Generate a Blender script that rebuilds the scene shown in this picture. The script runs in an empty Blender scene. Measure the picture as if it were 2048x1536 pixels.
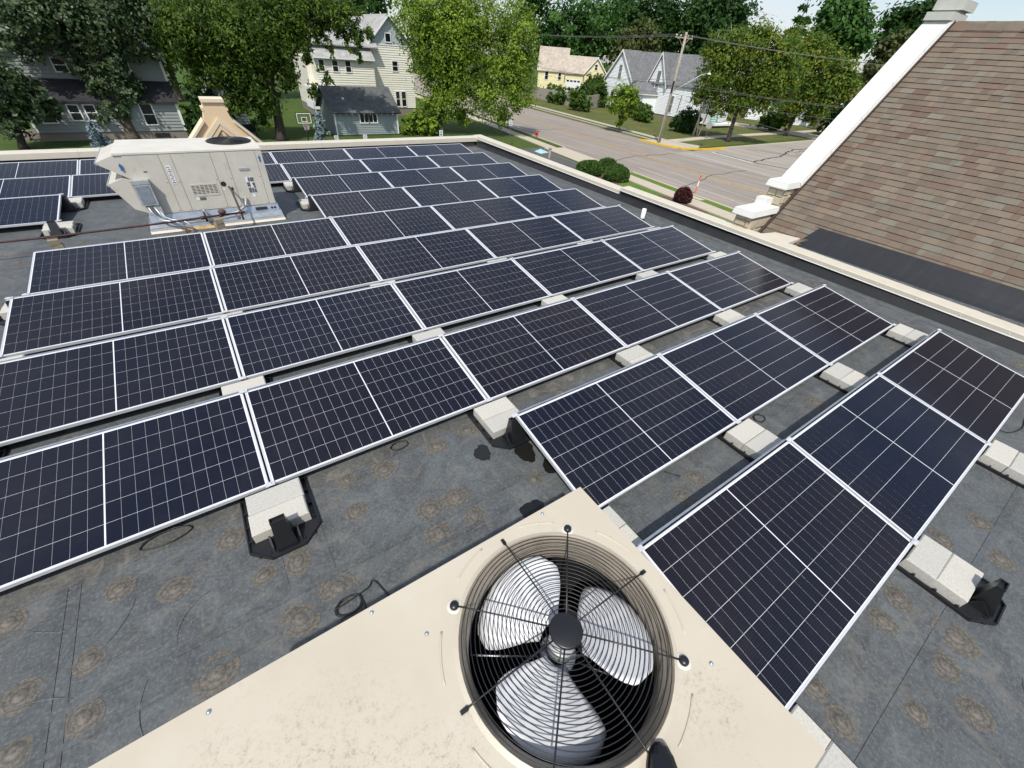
import bpy, math, random
import numpy as np
from mathutils import Matrix, Vector
random.seed(7)
RNG = np.random.default_rng(7)
SC = bpy.context.scene
COL = SC.collection
rad = math.radians

# ------------------------------------------------------------------ camera
cam_d = bpy.data.cameras.new('camera')
cam_d.sensor_fit = 'HORIZONTAL'
cam_d.sensor_width = 36.0
cam_d.lens = 813.78 / 2048 * 36.0
cam_d.clip_start = 0.05
cam_d.clip_end = 3000
cam = bpy.data.objects.new('camera', cam_d)
COL.objects.link(cam)
RIGHT = Vector((0.82936756, -0.55513848, 0.06301362))
DOWN = Vector((-0.31168966, -0.55333874, -0.77244145))
FWD = Vector((0.46367985, 0.62099719, -0.63195213))
m = Matrix.Identity(4)
for r in range(3):
    m[r][0] = RIGHT[r]; m[r][1] = -DOWN[r]; m[r][2] = -FWD[r]
m[0][3], m[1][3], m[2][3] = -1.754, 0.478, 3.021
cam.matrix_world = m
SC.camera = cam

# ------------------------------------------------------------------ world, sun, exposure
SUN_EL = rad(54.5)
SHX, SHY = 0.50, 0.50           # shadows run towards +x +y
n_ = math.hypot(SHX, SHY)
SUN_FROM = Vector((-SHX / n_ * math.cos(SUN_EL), -SHY / n_ * math.cos(SUN_EL), math.sin(SUN_EL)))
W = bpy.data.worlds.new('World'); SC.world = W; W.use_nodes = True
nt = W.node_tree; nt.nodes.clear()
out = nt.nodes.new('ShaderNodeOutputWorld')
bg = nt.nodes.new('ShaderNodeBackground'); bg.inputs['Strength'].default_value = 0.125
sky = nt.nodes.new('ShaderNodeTexSky'); sky.sky_type = 'NISHITA'; sky.sun_disc = False
sky.sun_elevation = SUN_EL
sky.sun_rotation = math.atan2(SUN_FROM.x, SUN_FROM.y)
sky.air_density = 1.0; sky.dust_density = 1.0; sky.ozone_density = 1.0
tc = nt.nodes.new('ShaderNodeTexCoord')
mp = nt.nodes.new('ShaderNodeMapping'); mp.inputs['Scale'].default_value = (1.6, 1.6, 4.2)
mp.inputs['Location'].default_value = (0.35, 0.2, 0.1)
nz = nt.nodes.new('ShaderNodeTexNoise'); nz.inputs['Scale'].default_value = 2.1
nz.inputs['Detail'].default_value = 9; nz.inputs['Roughness'].default_value = 0.58
cr = nt.nodes.new('ShaderNodeValToRGB')
cr.color_ramp.elements[0].position = 0.40; cr.color_ramp.elements[0].color = (0, 0, 0, 1)
cr.color_ramp.elements[1].position = 0.66; cr.color_ramp.elements[1].color = (.85, .85, .85, 1)
mx = nt.nodes.new('ShaderNodeMixRGB'); mx.inputs[2].default_value = (5.6, 5.8, 6.2, 1)
L = nt.links.new
L(tc.outputs['Generated'], mp.inputs['Vector']); L(mp.outputs[0], nz.inputs['Vector'])
L(nz.outputs['Fac'], cr.inputs[0]); L(cr.outputs[0], mx.inputs[0]); L(sky.outputs[0], mx.inputs[1])
L(mx.outputs[0], bg.inputs['Color']); L(bg.outputs[0], out.inputs['Surface'])

sd = bpy.data.lights.new('sun', 'SUN'); sd.energy = 3.6; sd.angle = rad(0.9); sd.color = (1.0, 0.955, 0.88)
sun = bpy.data.objects.new('sun', sd); COL.objects.link(sun)
sun.rotation_euler = SUN_FROM.to_track_quat('Z', 'Y').to_euler()
sun.location = (-20, -20, 40)

vs = SC.view_settings
vs.view_transform = 'Standard'; vs.look = 'None'; vs.exposure = 0.22; vs.gamma = 1.0
vs.use_curve_mapping = False
SC.cycles.max_bounces = 6
SC.cycles.use_adaptive_sampling = True

# ------------------------------------------------------------------ material helpers
def nodes(name):
    mt = bpy.data.materials.new(name); mt.use_nodes = True
    t = mt.node_tree
    b = t.nodes['Principled BSDF']
    return mt, t, b

def c4(c): return (c[0], c[1], c[2], 1)

def mixc(t, fac, a, b, mode='MIX'):
    n = t.nodes.new('ShaderNodeMixRGB'); n.blend_type = mode
    for i, v in ((0, fac), (1, a), (2, b)):
        if isinstance(v, bpy.types.NodeSocket): t.links.new(v, n.inputs[i])
        elif i == 0: n.inputs[0].default_value = v
        else: n.inputs[i].default_value = c4(v)
    return n.outputs[0]

def coords(t, kind='Object', scale=(1, 1, 1), rot=(0, 0, 0)):
    c = t.nodes.new('ShaderNodeTexCoord')
    mpn = t.nodes.new('ShaderNodeMapping'); mpn.inputs['Scale'].default_value = scale
    mpn.inputs['Rotation'].default_value = rot
    if kind == 'World':
        g = t.nodes.new('ShaderNodeNewGeometry'); t.links.new(g.outputs['Position'], mpn.inputs['Vector'])
    else:
        t.links.new(c.outputs[kind], mpn.inputs['Vector'])
    return mpn.outputs[0]

def noise(t, vec, scale, detail=6, rough=.6, dist=0):
    n = t.nodes.new('ShaderNodeTexNoise'); n.inputs['Scale'].default_value = scale
    n.inputs['Detail'].default_value = detail; n.inputs['Roughness'].default_value = rough
    n.inputs['Distortion'].default_value = dist
    t.links.new(vec, n.inputs['Vector']); return n.outputs['Fac']

def ramp(t, v, p0, p1, a=(0, 0, 0), b=(1, 1, 1)):
    n = t.nodes.new('ShaderNodeValToRGB')
    e = n.color_ramp.elements
    e[0].position = p0; e[0].color = c4(a); e[1].position = p1; e[1].color = c4(b)
    t.links.new(v, n.inputs[0]); return n.outputs[0]

def bump(t, b, h, strength, dist=.01):
    n = t.nodes.new('ShaderNodeBump'); n.inputs['Strength'].default_value = strength
    n.inputs['Distance'].default_value = dist
    t.links.new(h, n.inputs['Height']); t.links.new(n.outputs[0], b.inputs['Normal'])

def plain(name, col, rough=.6, var=.12, scale=6, metal=0, bmp=0, bdist=.01, spec=.5, kind='World', coat=0, dirt=None, dirt_at=(.58, .72), dirt_scale=3):
    mt, t, b = nodes(name)
    v = coords(t, kind)
    n1 = noise(t, v, scale, 7, .65)
    lo = [max(0, x * (1 - var)) for x in col]; hi = [min(1, x * (1 + var)) for x in col]
    c = ramp(t, n1, .3, .7, lo, hi)
    if dirt:
        n2 = noise(t, v, dirt_scale, 8, .7, .3)
        c = mixc(t, ramp(t, n2, *dirt_at), c, dirt)
    t.links.new(c, b.inputs['Base Color'])
    b.inputs['Roughness'].default_value = rough; b.inputs['Metallic'].default_value = metal
    b.inputs['Specular IOR Level'].default_value = spec
    b.inputs['Coat Weight'].default_value = coat
    if bmp: bump(t, b, noise(t, v, scale * 4, 8, .7), bmp, bdist)
    return mt

M = {}
# roof membrane: weathered black rubber sheet
def m_membrane(name, base, brown, strength=1.0, patch=False):
    mt, t, b = nodes(name)
    v = coords(t, 'World')
    big = noise(t, v, .55, 5, .6, .4)
    mid = noise(t, v, 4.5, 9, .80, .9)
    fine = noise(t, v, 46, 7, .8)
    str_ = noise(t, coords(t, 'World', (1.0, 9.0, 1)), 4.0, 6, .7, .6)
    c = ramp(t, mid, .36, .64, [x * .52 for x in base], [x * 1.5 for x in base])
    c = mixc(t, ramp(t, big, .35, .7), c, mixc(t, .55, c, [base[0] * 1.12, base[1] * 1.18, base[2] * 1.25]))
    blot = noise(t, v, 1.1, 6, .7, 1.2)
    c = mixc(t, ramp(t, blot, .38, .60, (.6, .6, .6), (0, 0, 0)), c, mixc(t, .6, c, [x * .45 for x in base]))
    c = mixc(t, ramp(t, fine, .50, .74), c, [x * 2.1 for x in base])
    c = mixc(t, ramp(t, fine, .30, .46, (.7, .7, .7), (0, 0, 0)), c, [x * .5 for x in base])
    scr = noise(t, coords(t, 'World', (14, 1.2, 1), (0, 0, .5)), 3.0, 7, .75, 1.2)
    c = mixc(t, ramp(t, scr, .60, .70, (0, 0, 0), (.45, .45, .45)), c, [x * .42 for x in base])
    c = mixc(t, ramp(t, str_, .60, .80, (0, 0, 0), (.35, .35, .35)), c, [x * .45 for x in base])
    pond = noise(t, v, 1.3, 5, .55, .6)
    n5 = noise(t, v, 1.7, 9, .75, .8)
    e1 = ramp(t, pond, .475, .50); e2 = ramp(t, pond, .50, .515)
    c = mixc(t, mixc(t, .32, (0, 0, 0), mixc(t, 1, e1, e2, 'SUBTRACT')), c, [brown[0] * 1.2, brown[1] * 1.2, brown[2] * 1.2])
    c = mixc(t, ramp(t, n5, .58, .80, (0, 0, 0), (.55 * strength,) * 3), c, brown)
    if patch:
        v2 = coords(t, 'Object')
        ln = t.nodes.new('ShaderNodeVectorMath'); ln.operation = 'LENGTH'; t.links.new(v2, ln.inputs[0])
        oi = t.nodes.new('ShaderNodeObjectInfo')
        n1 = noise(t, v, 44, 8, .85); n2 = noise(t, v, 13, 8, .8, .5)
        mul = t.nodes.new('ShaderNodeMath'); mul.operation = 'MULTIPLY_ADD'; t.links.new(ln.outputs['Value'], mul.inputs[0]); mul.inputs[1].default_value = 19
        t.links.new(n2, mul.inputs[2]); rings = t.nodes.new('ShaderNodeMath'); rings.operation = 'SINE'; t.links.new(mul.outputs[0], rings.inputs[0])
        pc = ramp(t, n1, .40, .62, (.050, .048, .043), (.190, .165, .130))
        pc = mixc(t, ramp(t, ln.outputs['Value'], .10, .32, (.5, .5, .5), (0, 0, 0)), pc, (.21, .175, .145))
        pc = mixc(t, ramp(t, rings.outputs[0], .5, .95, (0, 0, 0), (.6, .6, .6)), pc, (.05, .05, .048))
        ed = t.nodes.new('ShaderNodeMath'); ed.operation = 'MULTIPLY_ADD'; t.links.new(n2, ed.inputs[0]); ed.inputs[1].default_value = .9; t.links.new(ln.outputs['Value'], ed.inputs[2])
        e2_ = t.nodes.new('ShaderNodeMath'); e2_.operation = 'MULTIPLY_ADD'; t.links.new(oi.outputs['Random'], e2_.inputs[0]); e2_.inputs[1].default_value = .28; t.links.new(ed.outputs[0], e2_.inputs[2])
        c = mixc(t, ramp(t, e2_.outputs[0], 1.02, 1.24, (.9, .9, .9), (0, 0, 0)), c, pc)
    t.links.new(c, b.inputs['Base Color'])
    b.inputs['Roughness'].default_value = .62
    b.inputs['Specular IOR Level'].default_value = .45
    bump(t, b, mid, .28, .012)
    return mt
M['membrane'] = m_membrane('roof_membrane', (.088, .095, .097), (.150, .135, .112))
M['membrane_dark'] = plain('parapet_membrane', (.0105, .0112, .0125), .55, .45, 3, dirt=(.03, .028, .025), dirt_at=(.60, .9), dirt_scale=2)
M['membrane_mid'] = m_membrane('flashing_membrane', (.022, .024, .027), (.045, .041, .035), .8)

M['patch'] = m_membrane('fastener_dirt_ring', (.088, .095, .097), (.150, .135, .112), 1.0, True)
M['seam_brown'] = m_membrane('dusty_seam_strip', (.088, .088, .082), (.23, .20, .155), 1.75)
M['seam_grey'] = m_membrane('membrane_seam', (.079, .086, .088), (.13, .12, .10), .9)
M['puddle'] = plain('wet_puddle', (.012, .012, .011), .04, .2, 5, spec=.6)

# photovoltaic
def m_cell():
    mt, t, b = nodes('solar_cell')
    uv = t.nodes.new('ShaderNodeTexCoord')
    sep = t.nodes.new('ShaderNodeSeparateXYZ'); t.links.new(uv.outputs['UV'], sep.inputs[0])
    ml = t.nodes.new('ShaderNodeMath'); ml.operation = 'MULTIPLY'; ml.inputs[1].default_value = 10
    t.links.new(sep.outputs['Y'], ml.inputs[0])
    fr = t.nodes.new('ShaderNodeMath'); fr.operation = 'FRACT'; t.links.new(ml.outputs[0], fr.inputs[0])
    gt = t.nodes.new('ShaderNodeMath'); gt.operation = 'GREATER_THAN'; gt.inputs[1].default_value = .915
    t.links.new(fr.outputs[0], gt.inputs[0])
    g = noise(t, coords(t, 'World'), .8, 3, .5)
    base = ramp(t, g, .35, .65, (.0075, .0095, .020), (.0110, .0112, .0185))
    oi = t.nodes.new('ShaderNodeObjectInfo')
    base = mixc(t, 1, base, oi.outputs['Color'], 'MULTIPLY')
    c = mixc(t, gt.outputs[0], base, (.024, .026, .033))
    dust = noise(t, coords(t, 'World'), 2.3, 9, .75)
    c = mixc(t, ramp(t, dust, .50, .85, (0, 0, 0), (.07, .07, .07)), c, (.16, .15, .14))
    t.links.new(c, b.inputs['Base Color'])
    b.inputs['Roughness'].default_value = .14
    b.inputs['Specular IOR Level'].default_value = .20
    return mt
M['cell'] = m_cell()
M['backsheet'] = plain('white_backsheet', (.70, .72, .75), .14, .04, 3, spec=.20)
M['frame'] = plain('anodised_frame', (.70, .71, .73), .38, .05, 12, metal=.35)
M['galv'] = plain('galvanised_steel', (.42, .46, .51), .36, .18, 14, metal=.7)
M['galv_dull'] = plain('dull_zinc', (.42, .44, .45), .5, .2, 9, metal=.35)
M['black_plastic'] = plain('black_plastic', (.012, .013, .015), .35, .2, 10)
M['cable'] = plain('black_cable', (.010, .010, .010), .45, .1, 10)
def m_concrete(name, col, dark):
    mt, t, b = nodes(name)
    v = coords(t, 'World')
    f = noise(t, v, 70, 8, .8); g = noise(t, v, 6, 6, .7, .5)
    c = ramp(t, f, .3, .72, [x * .72 for x in col], [x * 1.22 for x in col])
    c = mixc(t, ramp(t, g, .55, .8, (0, 0, 0), (.5, .5, .5)), c, dark)
    t.links.new(c, b.inputs['Base Color']); b.inputs['Roughness'].default_value = .9
    bump(t, b, f, .45, .004)
    return mt
M['block'] = m_concrete('concrete_block', (.54, .52, .465), (.44, .41, .35))
M['block2'] = m_concrete('concrete_block_grey', (.48, .47, .43), (.37, .35, .31))
M['pave'] = m_concrete('pavement_concrete', (.50, .44, .35), (.36, .32, .26))
M['cap'] = plain('cream_metal_coping', (.60, .55, .455), .45, .05, 4, dirt=(.48, .44, .36), dirt_at=(.62, .85))
M['capline'] = plain('coping_joint', (.33, .30, .25), .6, .1, 5)
def m_unit():
    mt, t, b = nodes('cream_unit_paint')
    v = coords(t, 'World')
    c = ramp(t, noise(t, v, 2.2, 5, .6), .3, .7, (.500, .447, .355), (.550, .498, .404))
    patch = ramp(t, noise(t, v, 1.6, 4, .6, .3), .52, .75, (0, 0, 0), (.6, .6, .6))
    for (px, py, pr) in ((-2.02, .86, .42), (-1.72, .70, .24), (-.86, .36, .17), (-2.3, 1.05, .22)):
        sb = t.nodes.new('ShaderNodeVectorMath'); sb.operation = 'DISTANCE'; t.links.new(v, sb.inputs[0]); sb.inputs[1].default_value = (px, py, 1.27)
        ad = t.nodes.new('ShaderNodeMath'); ad.operation = 'MULTIPLY_ADD'; t.links.new(noise(t, v, 7, 6, .7), ad.inputs[0]); ad.inputs[1].default_value = pr * .9; t.links.new(sb.outputs['Value'], ad.inputs[2])
        patch = mixc(t, 1, patch, ramp(t, ad.outputs[0], pr * .7, pr * 1.35, (1, 1, 1), (0, 0, 0)), 'LIGHTEN')
    speck = ramp(t, noise(t, v, 50, 9, .9, .1), .515, .66)
    sm = t.nodes.new('ShaderNodeMath'); sm.operation = 'MULTIPLY'
    t.links.new(patch, sm.inputs[0]); t.links.new(speck, sm.inputs[1])
    c = mixc(t, sm.outputs[0], c, (.20, .15, .10))
    pt = ramp(t, noise(t, v, 95, 4, .6), .70, .76)
    c = mixc(t, pt, c, (.30, .24, .17))
    t.links.new(c, b.inputs['Base Color']); b.inputs['Roughness'].default_value = .45
    bump(t, b, noise(t, v, 1.8, 3, .5), .25, .03)
    return mt
M['unit'] = m_unit()
M['unit_far'] = plain('weathered_unit_panel', (.54, .51, .445), .5, .07, 3, dirt=(.36, .32, .25), dirt_at=(.55, .85), dirt_scale=5)
M['unit_top'] = plain('weathered_unit_top', (.62, .59, .52), .5, .08, 3, dirt=(.42, .38, .28), dirt_at=(.58, .8), dirt_scale=2)
M['gap'] = plain('panel_gap', (.03, .028, .025), .8, .1, 5)
M['rim'] = plain('orifice_rim', (.30, .26, .205), .42, .16, 9, metal=.15, dirt=(.17, .12, .08), dirt_at=(.55, .8))
M['wire'] = plain('black_guard_wire', (.014, .014, .016), .38, .1, 10)
M['blade'] = plain('aluminium_blade', (.62, .635, .66), .55, .06, 6, metal=.15, dirt=(.46, .46, .47), dirt_at=(.6, .85))
M['dark'] = plain('dark_interior', (.012, .013, .014), .8, .2, 6)
M['coil'] = plain('condenser_coil', (.030, .032, .034), .5, .2, 60, metal=.4)
M['rust'] = plain('rusty_pipe', (.055, .022, .018), .7, .4, 18, dirt=(.14, .05, .025), dirt_at=(.58, .75), dirt_scale=10)
M['rust_dark'] = plain('dark_iron_pipe', (.075, .045, .036), .7, .3, 18)
M['rust_stain'] = plain('rust_stained_curb', (.45, .27, .09), .7, .4, 9)
M['old_block'] = m_concrete('old_wood_block', (.26, .22, .16), (.12, .095, .065))
M['white_pvc'] = plain('white_pvc', (.80, .80, .78), .4, .04, 6)
M['sticker_blue'] = plain('blue_sticker', (.02, .12, .38), .5, .1, 6)
M['sticker_white'] = plain('white_sticker', (.72, .72, .72), .5, .06, 8)
M['sticker_print'] = plain('printed_label', (.10, .115, .12), .5, .5, 60)
M['red_paint'] = plain('red_paint', (.42, .012, .022), .4, .15, 6)
M['orange'] = plain('orange_marker', (.75, .14, .05), .5, .06, 6)
M['shoe'] = plain('black_leather', (.006, .006, .008), .42, .2, 10)

# buildings
M['stone'] = m_concrete('rough_limestone', (.46, .40, .29), (.30, .25, .165))
M['mortar'] = m_concrete('mortar', (.30, .27, .22), (.2, .18, .15))
M['white_cap'] = plain('white_stone_coping', (.72, .725, .69), .6, .03, 4, dirt=(.58, .58, .53), dirt_at=(.62, .9))
M['apex_stone'] = plain('grey_green_stone', (.50, .51, .46), .7, .08, 8)
M['brown_metal'] = plain('brown_flashing', (.060, .036, .030), .5, .1, 6)
def m_shingle(name, use_attr):
    mt, t, b = nodes(name)
    if use_attr:
        a = t.nodes.new('ShaderNodeAttribute'); a.attribute_name = 'tint'; col = a.outputs['Color']
    else:
        a = t.nodes.new('ShaderNodeObjectInfo'); col = a.outputs['Color']
    g = noise(t, coords(t, 'World'), 130, 5, .8)
    g2 = noise(t, coords(t, 'World'), 2.5, 6, .7)
    c = mixc(t, 1, col, ramp(t, g, .25, .75, (.55, .55, .55), (1.35, 1.35, 1.35)), 'MULTIPLY')
    c = mixc(t, 1, c, ramp(t, g2, .3, .7, (.86, .86, .86), (1.08, 1.08, 1.08)), 'MULTIPLY')
    t.links.new(c, b.inputs['Base Color']); b.inputs['Roughness'].default_value = .92
    b.inputs['Specular IOR Level'].default_value = .25
    bump(t, b, g, .5, .003)
    return mt
M['shingle'] = m_shingle('asphalt_shingle', False)
M['shingle_attr'] = m_shingle('asphalt_shingle_field', True)
M['under'] = plain('shingle_felt', (.05, .04, .035), .9, .2, 8)  # dark felt deck beneath the shingles
def m_roofing(name, c0, c1):
    mt, t, b = nodes(name)
    br = t.nodes.new('ShaderNodeTexBrick')
    t.links.new(coords(t, 'UV'), br.inputs['Vector'])
    br.inputs['Color1'].default_value = c4(c0); br.inputs['Color2'].default_value = c4(c1)
    br.inputs['Mortar'].default_value = c4([x * .45 for x in c0]); br.inputs['Scale'].default_value = 1
    br.inputs['Brick Width'].default_value = .33; br.inputs['Row Height'].default_value = .16
    br.inputs['Mortar Size'].default_value = .012
    n1 = noise(t, coords(t, 'World'), 1.4, 7, .7)
    c = mixc(t, 1, br.outputs['Color'], ramp(t, n1, .3, .72, (.72, .72, .72), (1.25, 1.25, 1.25)), 'MULTIPLY')
    t.links.new(c, b.inputs['Base Color']); b.inputs['Roughness'].default_value = .9
    return mt
M['roof_grey'] = m_roofing('grey_shingles', (.16, .165, .17), (.21, .215, .22))
M['roof_light'] = m_roofing('pale_shingles', (.36, .36, .35), (.44, .44, .42))
M['roof_dark'] = m_roofing('charcoal_shingles', (.085, .092, .095), (.125, .132, .135))
M['roof_black'] = m_roofing('black_shingles', (.022, .022, .026), (.034, .034, .04))
M['roof_tan'] = m_roofing('tan_shingles', (.46, .40, .33), (.53, .46, .38))
M['roof_brown'] = m_roofing('brown_shingles', (.16, .075, .06), (.2, .09, .07))
M['side_teal'] = plain('grey_green_siding', (.26, .28, .275), .6, .07, 2)
M['side_blue'] = plain('blue_grey_siding', (.255, .295, .295), .6, .06, 2)
M['side_cream'] = plain('cream_siding', (.75, .725, .62), .6, .05, 2)
M['side_white'] = plain('white_siding', (.80, .82, .83), .6, .05, 2, dirt=(.55, .57, .58), dirt_at=(.6, .85), dirt_scale=.8)
M['side_yellow'] = plain('yellow_siding', (.76, .70, .40), .6, .05, 2)
M['board_grey'] = plain('grey_blue_boards', (.42, .48, .50), .7, .15, 4)
M['trim'] = plain('white_trim', (.80, .80, .78), .5, .03, 4)
M['glass'] = plain('dark_window_glass', (.010, .013, .015), .06, .2, 2, spec=.55)
M['curtain'] = plain('grey_window_screen', (.16, .18, .19), .35, .2, 4)
M['found'] = m_concrete('foundation', (.23, .20, .17), (.13, .11, .09))
M['stucco'] = plain('tan_stucco', (.70, .53, .34), .8, .05, 30, bmp=.15, bdist=.004)
M['stucco_light'] = plain('pale_stucco', (.70, .60, .44), .8, .05, 20)
M['lattice'] = plain('brown_lattice', (.26, .21, .155), .7, .3, 60)
M['wall_brick'] = plain('hall_wall', (.42, .36, .28), .8, .1, 8)

# ground
def m_grass(name, a, b_, dry):
    mt, t, b = nodes(name)
    v = coords(t, 'World')
    f = noise(t, v, 9, 9, .8); g = noise(t, v, .22, 6, .65, .5); h = noise(t, v, 1.3, 6, .7)
    c = ramp(t, f, .3, .72, a, b_)
    c = mixc(t, ramp(t, g, .45, .7, (0, 0, 0), (.8, .8, .8)), c, mixc(t, f, [x * .8 for x in dry], [x * 1.3 for x in dry]))
    c = mixc(t, ramp(t, h, .35, .65, (.45, .45, .45), (0, 0, 0)), c, [x * .7 for x in a])
    t.links.new(c, b.inputs['Base Color']); b.inputs['Roughness'].default_value = .95
    b.inputs['Specular IOR Level'].default_value = .2
    bump(t, b, f, .9, .08)
    return mt
M['grass'] = m_grass('lawn', (.040, .080, .014), (.090, .150, .028), (.105, .115, .030))
M['grass_dry'] = m_grass('dry_lawn', (.075, .100, .024), (.140, .155, .045), (.185, .155, .065))
M['grass_bright'] = m_grass('bright_verge', (.080, .155, .022), (.17, .26, .045), (.17, .22, .05))
M['blade_grass'] = plain('grass_blades', (.075, .13, .022), .9, .4, 1.5)
def m_road(name, col, along):
    mt, t, b = nodes(name)
    v = coords(t, 'World'); f = noise(t, v, 26, 9, .8); g = noise(t, v, .35, 7, .7, .4)
    st = noise(t, coords(t, 'World', (1.3, .05, 1), (0, 0, along)), 1.0, 6, .65)
    c = ramp(t, f, .3, .7, [x * .78 for x in col], [x * 1.22 for x in col])
    c = mixc(t, ramp(t, g, .4, .75, (0, 0, 0), (.5, .5, .5)), c, [x * 1.3 for x in col])
    c = mixc(t, ramp(t, st, .42, .66, (.6, .6, .6), (0, 0, 0)), c, [x * .62 for x in col])
    t.links.new(c, b.inputs['Base Color']); b.inputs['Roughness'].default_value = .9
    bump(t, b, f, .3, .01)
    return mt
M['asphalt'] = m_road('worn_asphalt', (.31, .272, .232), rad(7.5))
M['asphalt_side'] = m_road('pale_side_street', (.36, .325, .28), rad(-87))
M['asphalt_lot'] = m_road('dark_car_park', (.11, .105, .10), rad(20))
M['tar'] = plain('tar_crack', (.03, .028, .026), .7, .2, 8)
M['paint_yellow'] = plain('yellow_road_paint', (.52, .33, .10), .7, .3, 5, dirt=(.20, .16, .12), dirt_at=(.48, .68))
M['curb_yellow'] = plain('yellow_curb_paint', (.70, .43, .02), .6, .12, 4)
M['paint_white'] = plain('white_road_paint', (.58, .56, .52), .7, .2, 5, dirt=(.24, .21, .18), dirt_at=(.5, .72))
M['paint_teal'] = plain('pale_teal_paint', (.33, .62, .66), .7, .15, 3, dirt=(.55, .66, .66), dirt_at=(.5, .7))
M['mulch'] = plain('brown_mulch', (.13, .082, .055), .95, .5, 22, bmp=.8, bdist=.05)
M['fence_wood'] = plain('weathered_fence_board', (.33, .30, .26), .85, .3, 7)
M['pole_wood'] = plain('weathered_pole', (.34, .29, .24), .85, .2, 6)
M['sign_green'] = plain('street_sign_green', (.01, .33, .22), .5, .05, 6)
M['sign_back'] = plain('bare_sign_back', (.36, .36, .34), .45, .1, 6, metal=.4)
M['steel_post'] = plain('steel_post', (.14, .14, .13), .6, .2, 8, metal=.3)

def m_leaf(name, cols, trans=.48):
    mt, t, b = nodes(name)
    a = t.nodes.new('ShaderNodeAttribute'); a.attribute_name = 'tint'
    n = t.nodes.new('ShaderNodeValToRGB')
    el = n.color_ramp.elements
    el[0].position = 0; el[0].color = c4(cols[0]); el[1].position = 1; el[1].color = c4(cols[-1])
    for i, cc in enumerate(cols[1:-1]):
        e = el.new((i + 1) / (len(cols) - 1)); e.color = c4(cc)
    t.links.new(a.outputs['Fac'], n.inputs[0])
    t.links.new(n.outputs[0], b.inputs['Base Color'])
    b.inputs['Roughness'].default_value = .55; b.inputs['Specular IOR Level'].default_value = .35
    tr = t.nodes.new('ShaderNodeBsdfTranslucent'); t.links.new(n.outputs[0], tr.inputs['Color'])
    ms = t.nodes.new('ShaderNodeMixShader'); ms.inputs[0].default_value = trans
    t.links.new(b.outputs[0], ms.inputs[1]); t.links.new(tr.outputs[0], ms.inputs[2])
    t.links.new(ms.outputs[0], t.nodes['Material Output'].inputs['Surface'])
    return mt
LF = {
 'silver': m_leaf('silver_maple_leaves', [(.032, .064, .019), (.072, .120, .040), (.160, .224, .120), (.416, .480, .368)]),
 'dark': m_leaf('dark_leaves', [(0.024, 0.065, 0.014), (0.045, 0.113, 0.021), (0.072, 0.167, 0.032)]),
 'locust': m_leaf('locust_leaves', [(0.027, 0.061, 0.009), (0.065, 0.127, 0.014), (0.132, 0.207, 0.023), (0.214, 0.283, 0.038)]),
 'elm': m_leaf('yellow_green_leaves', [(0.084, 0.159, 0.017), (0.184, 0.289, 0.030), (0.295, 0.413, 0.046), (0.404, 0.517, 0.074)]),
 'maple': m_leaf('street_maple_leaves', [(0.046, 0.106, 0.017), (0.117, 0.200, 0.023), (0.209, 0.270, 0.032), (0.348, 0.282, 0.040)]),
 'olive': m_leaf('olive_leaves', [(.068, .099, .027), (.117, .147, .042), (.165, .188, .060)]),
 'far': m_leaf('distant_leaves', [(0.038, 0.108, 0.021), (0.070, 0.172, 0.030), (0.106, 0.226, 0.043)]),
 'bush': m_leaf('bush_leaves', [(0.046, 0.107, 0.015), (0.097, 0.184, 0.023), (0.150, 0.258, 0.036)]),
 'yew': m_leaf('yew_needles', [(.025, .064, .011), (.056, .119, .017), (.098, .175, .025)], .15),
 'barberry': m_leaf('barberry_leaves', [(.035, .010, .012), (.075, .018, .020), (.12, .035, .030)], .2),
 'spruce': m_leaf('blue_spruce_needles', [(.130, .195, .202), (.247, .325, .338), (.390, .481, .494)], .1),
}
M['bark'] = plain('grey_brown_bark', (.11, .088, .068), .9, .35, 6, bmp=.6, bdist=.05)
M['bark_dark'] = plain('dark_bark', (.045, .036, .028), .9, .35, 6, bmp=.6, bdist=.05)
M['birch'] = plain('dead_birch', (.52, .47, .40), .8, .2, 6)

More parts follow.
